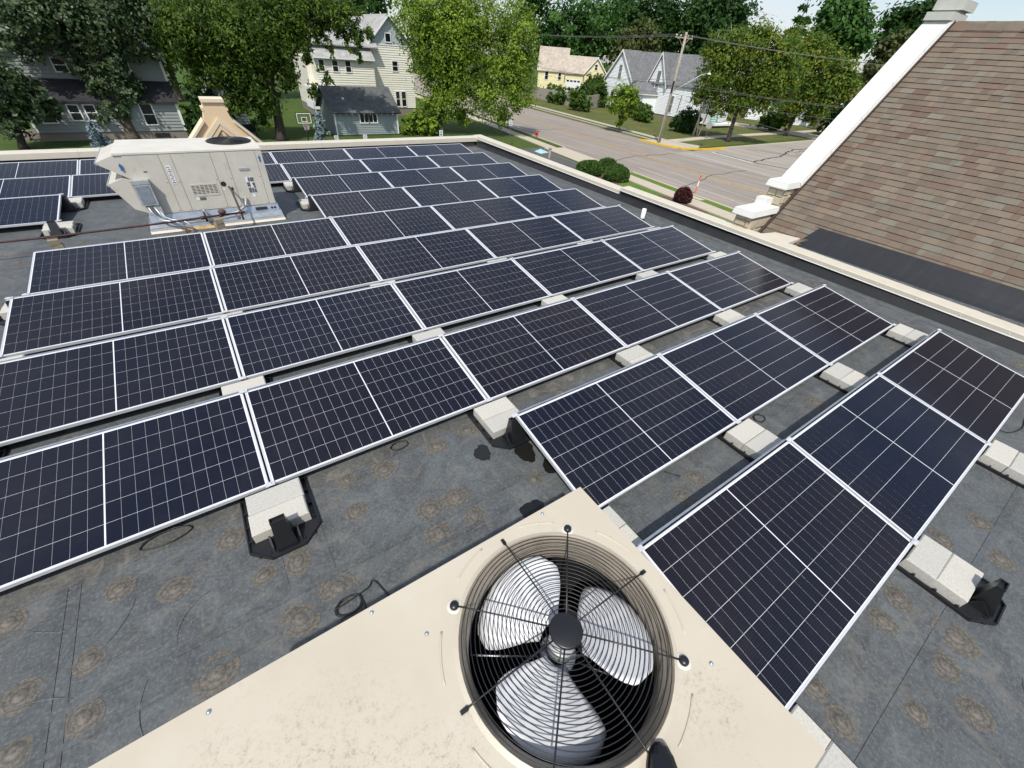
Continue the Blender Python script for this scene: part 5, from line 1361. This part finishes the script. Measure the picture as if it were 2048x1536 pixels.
def hydrant(x, y, label):
    t = thing('fire_hydrant', label, 'fire hydrant', (x, y, G + .1))
    MB().lathe([(.16, 0), (.16, .04), (.11, .05), (.105, .42), (.13, .44), (.13, .49), (.11, .50), (.10, .58), (.06, .66), (.03, .68), (.03, .73), (0, .73)], 14).build('barrel', M['red_paint'], t, True)
    for s_ in (-1, 1): MB().tube([(s_ * .09, 0, .40), (s_ * .19, 0, .40)], .05, 8).build('side_nozzle', M['red_paint'], t)
    MB().tube([(.0, -.09, .36), (.0, -.20, .36)], .07, 8).build('front_nozzle', M['red_paint'], t)
hydrant(33.1, 46.3, 'red fire hydrant on the grass verge beside the street')
t = thing('marker_post', 'orange and white marker post leaning by the near kerb', 'marker post', (30.35, 21.1, G + .09)); t.rotation_euler = (0, rad(4), 0)
for q, (z0, z1, mt) in enumerate(((0, .55, 'orange'), (.55, .95, 'white_pvc'), (.95, 1.25, 'orange'), (1.25, 1.32, 'red_paint'))):
    MB().lathe([(.05, z0), (.05, z1), (0, z1)], 10).build('band', M[mt], t)
t = thing('bollard', 'short brown wooden bollard in the car park', 'bollard', (27.1, 36.0, G + .006))
MB().lathe([(.13, 0), (.13, .92), (.10, .98), (0, 1.0)], 12).build('post', M['pole_wood'], t, True); MB().lathe([(.134, .78), (.134, .86)], 12).build('band', M['steel_post'], t)
o = slabp('meter_cover', [RF(3.2, -1.0), RF(4.6, -1.0), RF(4.6, -.4), RF(3.2, -.4)], G + .05, G + .115, M['pave']); del o['kind']; tag(o, 'pale concrete meter cover set in the near grass verge', 'cover')
def park_sign(x, y, h, rz, label, cat='sign'):
    t = thing('parking_sign', label, cat, (x, y, G), rz)
    MB().tube([(0, 0, 0), (0, 0, h)], .03, 6).build('post', M['steel_post'], t)
    pn = MB().box(-.16, .16, -.045, -.035, h - .46, h).build('sign_plate', M['sticker_white'], t)
    MB().box(-.09, .09, -.050, -.0455, h - .40, h - .28).build('symbol', M['sticker_blue'], pn); MB().box(-.11, .11, -.049, -.0455, h - .2, h - .15).build('print_line', M['sticker_print'], pn); MB().box(-.08, .08, -.049, -.0455, h - .10, h - .06).build('print_line', M['sticker_print'], pn)
park_sign(8.27, 41.2, 1.66, rad(-10), 'small white parking sign by the blue spruce, leftmost of three')
park_sign(10.5, 40.6, 1.76, rad(-10), 'small white parking sign in front of the garage')
park_sign(16.5, 38.3, 2.3, rad(-12), 'small white parking sign under the tall yellow-green tree')
park_sign(26.8, 42.7, 2.35, rad(-25), 'parking sign on dark post beside the pavement')
t = thing('basketball_hoop', 'portable basketball hoop with clear backboard beside the blue spruce', 'basketball hoop', (5.62, 38.9, G))
MB().tube([(.05, .25, 0), (0, .1, 2.0), (0, .05, 3.2)], .05, 8).build('pole', M['dark'], t, True)
bf = MB(); w_, z0, z1 = .49, 2.85, 3.5
bf.box(-w_, w_, -.03, .0, z1 - .04, z1); bf.box(-w_, w_, -.03, 0, z0, z0 + .04); bf.box(-w_, -w_ + .04, -.03, 0, z0 + .04, z1 - .04); bf.box(w_ - .04, w_, -.03, 0, z0 + .04, z1 - .04)
for (a, b_, c_, d) in ((-.2, .2, 3.22, 3.25), (-.2, .2, 2.95, 2.98), (-.2, -.17, 2.98, 3.22), (.17, .2, 2.98, 3.22)): bf.box(a, b_, -.03, 0, c_, d)
bk = bf.build('backboard_frame', M['trim'], t)
bo = MB(); bo.box(-w_ - .05, w_ + .05, -.015, .02, z1, z1 + .05); bo.box(-w_ - .05, w_ + .05, -.015, .02, z0 - .05, z0); bo.box(-w_ - .05, -w_, -.015, .02, z0, z1); bo.box(w_, w_ + .05, -.015, .02, z0, z1); bo.build('backboard_rim', M['dark'], t)
rm = MB().lathe([(.22 + .012 * math.cos(2 * math.pi * i / 5), .012 * math.sin(2 * math.pi * i / 5)) for i in range(5)], 20, (0, 0, 0), True).build('rim', M['red_paint'], t); rm.location = (0, -.27, 2.85)
nb = MB()
for q in range(12):
    a = 2 * math.pi * q / 12; b_ = a + .3; nb.tube([(.22 * math.cos(a), .22 * math.sin(a), 0), (.14 * math.cos(b_), .14 * math.sin(b_), -.38)], .006, 3)
nb.build('net', M['trim'], rm)
MB().box(-.4, .4, .1, .8, 0, .2).build('base', M['dark'], t)
t = thing('patio_seat', 'low dark garden seat with blue cushions under the locust tree', 'garden furniture', (3.0, 52.5, G))
MB().box(-.7, .7, -.3, .3, .35, .42).build('seat', M['dark'], t); MB().box(-.7, .7, .3, .36, .42, .95).build('backrest', M['dark'], t); MB().box(-.6, .0, -.25, .25, .42, .55).build('cushion', M['sticker_blue'], t)
for sx in (-.62, .62):
    for sy_ in (-.25, .3): MB().box(sx - .03, sx + .03, sy_ - .03, sy_ + .03, 0, .35).build('leg', M['dark'], t)

# ------------------------------------------------------------------ vegetation
def leaf_mesh(name, blobs, n, size, mat, seed, droop=0.0, elong=1.6, clump=.55, flat=.35, shell=.55):
    """leaf quads gathered in clumps spread through a set of spheres"""
    rg = np.random.default_rng(seed)
    bl = np.array(blobs, float)
    vol = bl[:, 3] ** 2.2; pr = vol / vol.sum()
    ncl = max(8, n // 26)
    bi = rg.choice(len(bl), ncl, p=pr)
    d = rg.normal(size=(ncl, 3)); d /= np.linalg.norm(d, axis=1)[:, None]
    rr = (shell + (1 - shell) * rg.random(ncl) ** .6) * rg.choice([1, 1, 1, .55, .3], ncl)
    cc = bl[bi, :3] + d * (bl[bi, 3] * rr)[:, None]
    cr = clump * (.55 + .9 * rg.random(ncl)) * np.clip(bl[bi, 3] / 2.2, .35, 1.25)
    ctint = rg.normal(0, .19, ncl)
    ci = rg.integers(0, ncl, n)
    off = rg.normal(size=(n, 3)) * .55 * cr[ci][:, None]; off[:, 2] *= .75
    off[:, 2] -= droop * rg.random(n) * cr[ci] * 1.6
    c = cc[ci] + off
    # leaf frame
    out_ = d[ci] * .9 + rg.normal(size=(n, 3)) * .55; out_[:, 2] += flat * 1.6
    nrm = out_ / np.linalg.norm(out_, axis=1)[:, None]
    a = np.cross(nrm, rg.normal(size=(n, 3))); a[:, 2] -= droop * .8
    a -= nrm * (a * nrm).sum(1)[:, None]; a /= np.linalg.norm(a, axis=1)[:, None] + 1e-9
    b = np.cross(nrm, a)
    s = size * (.6 + .8 * rg.random(n)); la = s * elong * .5; lb = s * .5
    v = np.empty((n, 4, 3), np.float32)
    v[:, 0] = c - a * la[:, None]; v[:, 1] = c + b * lb[:, None] * .9 - a * (la * .1)[:, None]
    v[:, 2] = c + a * la[:, None]; v[:, 3] = c - b * lb[:, None] * .9 - a * (la * .1)[:, None]
    me = bpy.data.meshes.new(name)
    me.vertices.add(n * 4); me.vertices.foreach_set('co', v.ravel())
    me.loops.add(n * 4); me.loops.foreach_set('vertex_index', np.arange(n * 4, dtype=np.int32))
    me.polygons.add(n); me.polygons.foreach_set('loop_start', np.arange(0, n * 4, 4, dtype=np.int32))
    me.update(calc_edges=True); me.validate()
    tint = np.clip(.42 + ctint[ci] + rg.normal(0, .12, n), 0, 1).astype(np.float32)
    at = me.attributes.new('tint', 'FLOAT', 'FACE'); at.data.foreach_set('value', tint)
    me.materials.append(mat); return me

def tree(name, label, base, blobs, n, size, leaf, seed, trunk_r, bark='bark', group=None, droop=0., elong=1.6, clump=.55, limbs=6, lean=(0, 0), flat=.35, fork=.3, shell=.55):
    t = thing(name, label, 'tree', (base[0], base[1], G), 0, group)
    me = leaf_mesh('crown', blobs, n, size, LF[leaf], seed, droop, elong, clump, flat, shell)
    link('crown', me, t)
    r = random.Random(seed); b = MB()
    top = max(x[2] for x in blobs); zc = sum(x[2] * x[3] for x in blobs) / sum(x[3] for x in blobs)
    xc = sum(x[0] * x[3] for x in blobs) / sum(x[3] for x in blobs); yc = sum(x[1] * x[3] for x in blobs) / sum(x[3] for x in blobs)
    zf = max(1.2, top * fork)
    fk = Vector((xc * .25 + lean[0], yc * .25 + lean[1], zf))
    b.tube([(0, 0, 0), (0, 0, .25), fk * .5, fk], [trunk_r * 1.5, trunk_r * 1.12, trunk_r * .95, trunk_r * .82], 9)
    tp = Vector((xc * .8, yc * .8, top * .9)); b.tube([fk, fk.lerp(tp, .5) + Vector((r.uniform(-.4, .4), r.uniform(-.4, .4), 0)), tp], [trunk_r * .8, trunk_r * .45, trunk_r * .12], 7)
    lst = sorted(blobs, key=lambda q: -q[3])[:limbs]
    for q in lst:
        e = Vector(q[:3]); s0 = fk.lerp(tp, max(0, min(.6, (e.z - zf) / max(1, top) * .5)))
        md = s0.lerp(e, .5) + Vector((r.uniform(-.3, .3), r.uniform(-.3, .3), r.uniform(.1, .6)))
        b.tube([s0, md, e], [trunk_r * .5, trunk_r * .3, trunk_r * .08], 6)
        for _ in range(3):
            e2 = e + Vector((r.uniform(-1, 1), r.uniform(-1, 1), r.uniform(-.6, .8))) * q[3] * .8; b.tube([md.lerp(e, .5), e2], [trunk_r * .16, trunk_r * .04], 5)
    b.build('trunk', M[bark], t, True, fix=False)
    return t
TB = {
 'maple_left0': ((-12.5,49.8), [(0.6, 0.1, 3.3, 1.5), (1.5, 0.3, 2.8, 1.2), (2.5, 0.5, 2.5, 0.8), (0.0, 0.0, 1.9, 1.2), (2.5, 0.5, 3.5, 0.7), (0.0, 0.0, 4.5, 2.1), (1.7, 0.3, 4.1, 0.9)]),
 'silver': ((-6.0,52.8), [(-3.0, -0.3, 8.2, 1.9), (-0.9, -0.1, 8.5, 2.2), (1.4, 0.1, 8.3, 2.3), (4.0, 0.2, 8.8, 2.0), (-4.3, -0.5, 6.8, 1.4), (0.5, 0.0, 6.7, 1.4), (0.5, 0.0, 5.3, 1.5), (0.6, 0.0, 3.8, 1.5), (-0.4, -0.0, 2.4, 1.1), (-1.5, -0.1, 1.5, 0.7), (-0.6, -0.1, 6.4, 0.8), (3.9, 0.2, 7.6, 1.1), (-2.3, -0.2, 7.3, 1.1), (-2.2, -0.2, 6.6, 1.1), (-3.6, -0.4, 5.8, 0.8), (2.4, 0.1, 6.3, 1.0), (-1.6, -0.2, 4.9, 0.7), (3.6, 0.2, 6.2, 0.7), (-1.0, -0.1, 4.0, 0.8)]),
 'locust': ((5.4,50.2), [(-3.6, 0.4, 8.7, 2.8), (-5.4, 0.5, 7.3, 1.6), (-1.4, 0.2, 7.9, 3.1), (-3.8, 0.4, 6.2, 1.9), (-1.9, 0.2, 5.3, 2.2), (1.8, -0.3, 9.1, 2.7), (1.0, -0.2, 6.8, 1.8), (-0.8, 0.1, 3.7, 1.8), (-3.0, 0.3, 3.1, 1.3), (5.4, -1.1, 9.9, 1.5), (7.3, -1.6, 9.7, 1.3), (8.1, -1.9, 8.3, 0.8), (7.0, -1.5, 8.2, 0.7), (3.5, -0.6, 8.3, 1.2), (1.7, -0.3, 5.1, 1.1), (-1.4, 0.2, 1.6, 0.8), (3.6, -0.6, 4.2, 0.6), (5.0, -1.0, 5.0, 0.5), (8.0, -1.8, 6.9, 0.6), (3.8, -0.7, 9.7, 1.7), (5.1, -1.0, 8.4, 0.9), (5.7, -1.2, 7.2, 0.6), (7.3, -1.6, 7.2, 0.5), (3.8, -0.7, 6.6, 0.7), (9.1, -2.2, 8.7, 0.5), (6.2, -1.3, 9.1, 0.9), (4.6, -0.9, 5.9, 0.5), (-5.0, 0.5, 6.8, 1.2), (-5.0, 0.5, 5.1, 1.1)]),
 'elm': ((22.6,51.9), [(-0.2, 0.1, 10.0, 3.9), (3.9, -2.0, 9.9, 4.2), (7.5, -4.3, 9.8, 2.4), (6.9, -3.9, 7.2, 3.0), (1.8, -0.9, 6.9, 3.8), (-0.4, 0.2, 6.3, 2.4), (8.1, -4.7, 4.9, 2.2), (5.1, -2.8, 4.0, 2.6), (0.9, -0.5, 3.9, 2.6), (-1.2, 0.6, 9.1, 2.2), (6.7, -3.7, 2.2, 1.3), (-0.6, 0.3, 2.6, 1.6), (2.7, -1.3, 2.0, 1.3), (-2.2, 1.0, 10.9, 1.5), (8.5, -4.9, 7.8, 1.7), (1.9, -0.9, 10.9, 2.9)]),
 'far1': ((77.4,97.2), [(-2.0, 1.6, 14.1, 6.3), (2.7, -2.3, 11.9, 5.8), (-3.3, 2.6, 8.7, 4.1), (1.4, -1.2, 8.2, 4.2), (4.9, -4.3, 14.7, 6.2), (6.8, -6.0, 10.4, 4.7), (-6.6, 5.1, 15.5, 5.7)]),
 'far2': ((96.0,93.6), [(-2.7, 2.8, 16.4, 6.6), (1.7, -1.8, 14.9, 6.7), (4.4, -4.9, 16.9, 6.5), (0.9, -0.9, 10.2, 5.0), (5.5, -6.1, 11.5, 5.5)]),
 'far3': ((103.5,76.7), [(-2.6, 3.5, 16.1, 5.2), (0.5, -0.6, 13.8, 4.8), (2.2, -3.2, 16.8, 4.2), (0.2, -0.3, 17.9, 5.1), (-2.6, 3.4, 10.8, 4.2), (-0.4, 0.5, 8.3, 3.1)]),
 'olive': ((89.2,81.7), [(-2.9, 3.1, 11.2, 2.9), (-0.9, 1.0, 13.0, 2.6), (0.2, -0.3, 10.6, 3.1), (-4.1, 4.4, 9.3, 2.3)]),
 'street1': ((61.4,38.6), [(-1.9, 3.0, 8.6, 3.2), (-0.6, 1.0, 10.3, 2.9), (1.0, -1.7, 8.5, 3.1), (-2.3, 3.6, 6.4, 2.3), (1.4, -2.4, 10.0, 2.1), (0.3, -0.5, 6.0, 2.8), (-1.6, 2.5, 4.3, 1.7), (1.8, -3.1, 6.0, 2.3), (-0.3, 0.5, 4.1, 1.5), (-3.0, 4.6, 5.0, 1.1), (-0.1, 0.1, 11.3, 1.8), (2.2, -3.9, 7.9, 1.9), (-2.9, 4.4, 10.1, 1.6)]),
 'street2': ((79.9,40.0), [(-0.5, 0.9, 10.1, 3.2), (1.2, -2.5, 7.7, 3.2), (1.8, -4.0, 8.7, 1.5), (0.2, -0.3, 5.6, 2.7), (1.4, -3.0, 5.2, 2.2), (-1.6, 3.1, 11.7, 2.1), (2.2, -4.8, 6.7, 1.8), (1.1, -2.4, 3.1, 1.3), (-0.4, 0.9, 3.8, 1.6)]),
 'conifer': ((103.8,57.7), []),
 'round_far': ((99.2,44.2), [(-1.4, 3.2, 15.4, 3.1), (-1.9, 4.2, 13.7, 2.5), (-0.5, 1.2, 14.9, 2.8), (-0.5, 1.2, 12.5, 3.0), (-2.2, 4.7, 17.0, 2.2), (-1.7, 3.8, 11.4, 2.2), (0.4, -0.8, 13.0, 1.9), (-1.0, 2.3, 17.2, 1.9)]),
 'behind_coping': ((111.9,39.1), [(-1.5, 4.1, 16.4, 2.5), (-0.7, 1.9, 17.1, 2.5), (-1.4, 3.8, 13.7, 2.4), (-0.4, 1.2, 13.8, 2.7), (-0.1, 0.3, 17.8, 1.9), (-0.0, 0.1, 15.2, 2.0)]),
 'light_far': ((88.1,31.3), [(-0.8, 2.2, 11.9, 2.0), (-1.0, 2.9, 9.9, 1.8), (-0.2, 0.5, 10.9, 2.0), (-0.0, 0.1, 12.3, 1.4), (-1.1, 3.2, 8.7, 1.1), (-0.3, 0.9, 9.4, 1.8)]),
 'back_left': ((-1.5,80.5), [(0.2, -0.0, 8.6, 4.3), (1.8, -0.0, 6.4, 3.2), (-2.4, -0.0, 9.3, 4.1), (4.5, -0.1, 9.5, 3.8), (-0.7, -0.0, 3.8, 2.2)]),
 'back_mid': ((10.1,84.6), [(-0.7, 0.1, 10.6, 4.8), (4.4, -0.7, 11.5, 4.9), (9.6, -1.9, 12.0, 3.6), (13.6, -3.1, 12.3, 3.7), (17.5, -4.4, 12.1, 2.6), (-5.9, 0.6, 5.5, 3.5)]),
 'back_left2': ((-15.7,89.4), [(2.4, 0.3, 8.2, 4.9), (6.6, 0.8, 9.5, 5.0), (-1.2, -0.2, 6.1, 3.6)]),
}
BG = 'trees behind the houses'
def T(key, name, label, n, size, leaf, seed, tr, **kw):
    return tree(name, label, TB[key][0], TB[key][1], n, size, leaf, seed, tr, **kw)
T('maple_left0', 'broadleaf_tree', 'dark broadleaf tree with slanting trunk at the left edge', 14000, .17, 'silver', 11, .24, limbs=4, bark='bark_dark')
T('silver', 'silver_maple', 'silvery green maple in front of the grey-green clapboard house', 34000, .165, 'silver', 12, .42, limbs=9, bark='bark', clump=.6)
T('locust', 'locust_tree', 'drooping dark green locust tree with forked trunk left of the cream house', 56000, .125, 'locust', 13, .42, limbs=12, bark='bark_dark', droop=.7, elong=2.6, fork=.30)
T('elm', 'leafy_tree', 'tall yellow-green tree to the right of the cream house', 60000, .165, 'elm', 14, .40, limbs=12, bark='bark_dark', droop=.25)
T('far1', 'background_tree', 'dense dark green tree behind the yellow house', 15000, .5, 'far', 15, .5, limbs=4, clump=1.1, group=BG)
T('far2', 'background_tree', 'tall dark tree behind the left gable of the white house', 13000, .55, 'dark', 16, .5, limbs=4, clump=1.2, group=BG)
T('far3', 'background_tree', 'tall dark tree behind the utility pole', 13000, .55, 'dark', 17, .5, limbs=4, clump=1.2, group=BG)
T('olive', 'background_tree', 'lighter olive tree peeping over the white house roof', 6000, .42, 'olive', 18, .3, limbs=3, clump=.8, group=BG)
T('street1', 'street_maple', 'rounded maple at the street corner behind the stop sign', 30000, .22, 'maple', 19, .27, limbs=8, clump=.7, fork=.33, bark='bark_dark')
T('street2', 'street_maple', 'second maple along the side street with leaning trunk', 20000, .26, 'maple', 20, .26, limbs=6, clump=.8, fork=.3, bark='bark_dark')
T('round_far', 'background_tree', 'large round dark tree against the sky, right of the conifer', 12000, .5, 'far', 21, .5, limbs=4, clump=1.0, group=BG)
T('behind_coping', 'background_tree', 'dark tree rising beside the top of the white gable coping', 9000, .5, 'dark', 22, .5, limbs=4, clump=1.0, group=BG)
T('light_far', 'background_tree', 'pale green tree halfway up beside the white gable coping', 6000, .4, 'olive', 23, .3, limbs=3, clump=.8, group=BG)
T('back_left', 'background_tree', 'green tree behind the clapboard house roof', 12000, .34, 'locust', 24, .4, limbs=3, clump=.9, group=BG)
T('back_mid', 'background_tree', 'dark tree behind the pale roof of the cream house', 11000, .45, 'dark', 25, .4, limbs=3, clump=.9, group=BG)
T('back_left2', 'background_tree', 'dark tree in the top left corner behind the silver maple', 8000, .45, 'dark', 26, .4, limbs=3, clump=.9, group=BG)

def conifer(name, label, x, y, h, r0, n, size, leaf, seed, z0=.2):
    t = thing(name, label, 'tree', (x, y, G)); rg = np.random.default_rng(seed)
    bl = []
    k = 0
    z = z0
    while z < h:
        rr = r0 * (1 - (z / h)) + .05
        m_ = max(4, int(9 * rr / r0))
        for q in range(m_):
            a = 2 * math.pi * (q + rg.random()) / m_
            for f in (.45, .8, 1.0): bl.append((rr * f * math.cos(a), rr * f * math.sin(a), z - .12 * rr * f + .05 * h / 10 * rg.normal(), .10 + rr * .13))
        z += h / 13
    me = leaf_mesh('crown', bl, n, size, LF[leaf], seed, .15, 2.6, .35, .1, .2); link('crown', me, t)
    MB().tube([(0, 0, 0), (0, 0, h * .98)], [r0 * .07 + .03, .015], 7).build('trunk', M['bark_dark'], t, True)
conifer('blue_spruce', 'small blue spruce beside the basketball hoop', 6.95, 40.4, 3.3, 1.05, 4200, .13, 'spruce', 31)
conifer('blue_spruce', 'small blue spruce in front of the clapboard house', -6.75, 40.1, 2.9, 1.0, 3800, .13, 'spruce', 32)
conifer('tall_conifer', 'tall pointed conifer against the sky above the street maple', 103.8, 57.7, 22.5, 4.2, 9000, .5, 'far', 33, 6)

def bush(name, label, base, blobs, n, size, leaf, seed, group=None, clump=.4, cat='bush'):
    t = thing(name, label, cat, (base[0], base[1], G), 0, group)
    link('foliage', leaf_mesh('foliage', blobs, n, size, LF[leaf], seed, .1, 1.7, clump, .3, .6), t)
    b = MB(); r = random.Random(seed)
    for q in blobs[:6]: b.tube([(r.uniform(-.15, .15), r.uniform(-.15, .15), 0), (q[0], q[1], q[2])], [.05, .015], 5)
    b.build('stems', M['bark_dark'], t)
    return t
tree('small_tree', 'small round tree on the far verge before the white house', (49.2, 48.1), [(-.4, .4, 4.0, 1.7), (.6, -.5, 3.4, 1.2), (-.9, .9, 3.0, 1.0), (.2, 0, 2.2, .8), (-.1, .1, 1.2, .6), (.5, -.5, 4.6, 1.1)], 7000, .2, 'elm', 41, .08, limbs=4)
bush('fence_bush', 'tall leafy bush growing over the street fence', (61.0, 70.5), [(0, 0, 1.9, 1.7), (.4, -1.3, 1.4, 1.3), (-.2, 1.2, 1.6, 1.4), (.3, .5, 3.2, 1.0)], 6000, .22, 'bush', 42)
bush('fence_bush', 'smaller bush against the left part of the street fence', (63.6, 79.5), [(0, 0, 1.2, 1.2), (.2, 1.2, 1.0, 1.0), (.3, 3.5, 1.0, 1.0)], 3500, .22, 'bush', 43)
bush('garden_bush', 'dense bush under the bay window of the white house', (64.0, 57.2), [(0, 0, 1.1, 1.4), (1.3, 1.5, 1.2, 1.3), (-.6, -1.4, .9, 1.1), (2.2, 4.2, 1.4, 1.4)], 8000, .22, 'bush', 44)
bush('garden_bush', 'dark bush at the right corner of the white house', (61.8, 46.4), [(0, 0, 1.5, 1.8), (1.2, .2, 1.5, 1.4), (-1.0, .8, 1.2, 1.2), (2.4, .8, 1.4, 1.1)], 7000, .22, 'dark', 45)
bush('garden_bush', 'light bush beside the white house beyond the fence', (71.5, 76.2), [(0, 0, 1.6, 1.7), (.5, 1.0, 3.2, 1.5), (1.6, 3, 2.6, 1.8), (-.5, -.5, 3.8, 1.1)], 6000, .24, 'bush', 46)
bush('garden_bush', 'bush between yellow house and white house', (74.5, 82.0), [(0, 0, 2.2, 2.2), (1, -1, 4.0, 1.8), (-.6, .6, 4.2, 1.2)], 6000, .26, 'bush', 47)
bush('garden_bush', 'bush in front of the yellow garage door', (69.5, 86.6), [(0, 0, 1.4, 1.6), (1.8, -1.6, 1.5, 1.5), (-1.6, 1.6, 1.6, 1.5), (3.4, -3.2, 1.7, 1.3)], 6000, .24, 'bush', 48)
bush('garden_bush', 'leafy shrub at the right end of the garage', (19.4, 50.7), [(0, 0, 1.0, 1.2), (1.3, -.3, .9, 1.1), (-.9, .2, .8, .9), (2.2, -.4, .8, .8), (.5, 0, 1.7, .8)], 7000, .18, 'elm', 49)
bush('garden_bush', 'tangled dark shrubs between clapboard house and tan gable', (-.3, 52.6), [(0, 0, 1.5, 1.5), (.6, .3, 2.6, 1.2), (-.7, .2, .9, 1.0), (1.3, .2, 1.2, 1.2), (.2, 0, 3.4, .9)], 7000, .2, 'dark', 52)
bush('garden_bush', 'dark round bush left of the white coping by the side street', (91.0, 37.6), [(0, 0, 2.6, 2.3), (.2, -1.2, 4.2, 1.8), (0, 1.0, 1.4, 1.6)], 5000, .3, 'dark', 50)
bush('garden_bush', 'green bush beneath the second street maple', (83.5, 44.5), [(0, 0, 1.5, 1.6), (1.0, -1.2, 1.6, 1.4), (-.8, 1.3, 1.2, 1.2)], 4500, .26, 'bush', 51)
# clipped shrubs
def clipped(name, label, x, y, rx, rz, leaf, seed, n, size, group=None):
    t = thing(name, label, 'shrub', (x, y, G), 0, group); rg = np.random.default_rng(seed)
    d = rg.normal(size=(n, 3)); d /= np.linalg.norm(d, axis=1)[:, None]
    d[:, 2] = np.where(d[:, 2] < -.55, -d[:, 2], d[:, 2])
    lump = 1 + .05 * np.sin(d[:, 0] * 5 + seed) + .04 * np.sin(d[:, 1] * 7 + 2 * seed)
    c = d * np.array([rx, rx, rz]) * (lump * (.90 + .11 * rg.random(n)))[:, None]; c[:, 2] += rz * .62
    bl = [(p[0], p[1], p[2], .03) for p in c[:2]]
    me = leaf_mesh('foliage', [(0, 0, 0, 1)], n, size, LF[leaf], seed, 0, 1.8, .1)
    co = np.empty(n * 12, np.float32); me.vertices.foreach_get('co', co); co = co.reshape(n, 4, 3)
    co = co - co.mean(axis=1, keepdims=True) + c[:, None, :].astype(np.float32); me.vertices.foreach_set('co', co.ravel()); me.update()
    link('foliage', me, t)
    MB().lathe([(.0, rz * 1.45), (rx * .5, rz * 1.35), (rx * .84, rz * .85), (rx * .86, rz * .4), (rx * .55, .05), (.1, 0)], 16).build('inner_twigs', M['bark_dark'], t, True)
    return t
clipped('clipped_yew', 'clipped green yew mound, left of three by the pavement', 26.3, 29.3, 1.08, .70, 'yew', 61, 9000, .11, 'three clipped yews')
clipped('clipped_yew', 'clipped green yew mound, rear of three by the pavement', 28.6, 29.5, .85, .70, 'yew', 62, 8000, .11, 'three clipped yews')
clipped('clipped_yew', 'clipped green yew mound, right and nearest of three by the pavement', 27.3, 27.0, 1.08, .72, 'yew', 63, 9000, .11, 'three clipped yews')
clipped('barberry_ball', 'round dark red barberry ball in a mulch bed', 27.45, 20.1, .66, .62, 'barberry', 64, 5000, .07)
# dead branches of a birch by the corner tree
t = thing('dead_birch', 'bare pale birch stems standing among the street maple leaves', 'tree', (59.5, 43.0, G)); b = MB(); r = random.Random(5)
for q in range(4):
    p = Vector((r.uniform(-.4, .4), r.uniform(-.6, .6), 0)); e = p + Vector((r.uniform(-1, 1.2), r.uniform(-1.5, 1), r.uniform(8.5, 12)))
    m1 = p.lerp(e, .5) + Vector((r.uniform(-.5, .5), r.uniform(-.5, .5), 0)); b.tube([p, m1, e], [.11, .08, .02], 6)
    for _ in range(5):
        f = r.uniform(.45, .95); s0 = m1.lerp(e, (f - .5) * 2) if f > .5 else p.lerp(m1, f * 2); b.tube([s0, s0 + Vector((r.uniform(-1, 1), r.uniform(-1, 1), r.uniform(.3, 1.6)))], [.04, .012], 5)
b.build('stems', M['birch'], t, True)
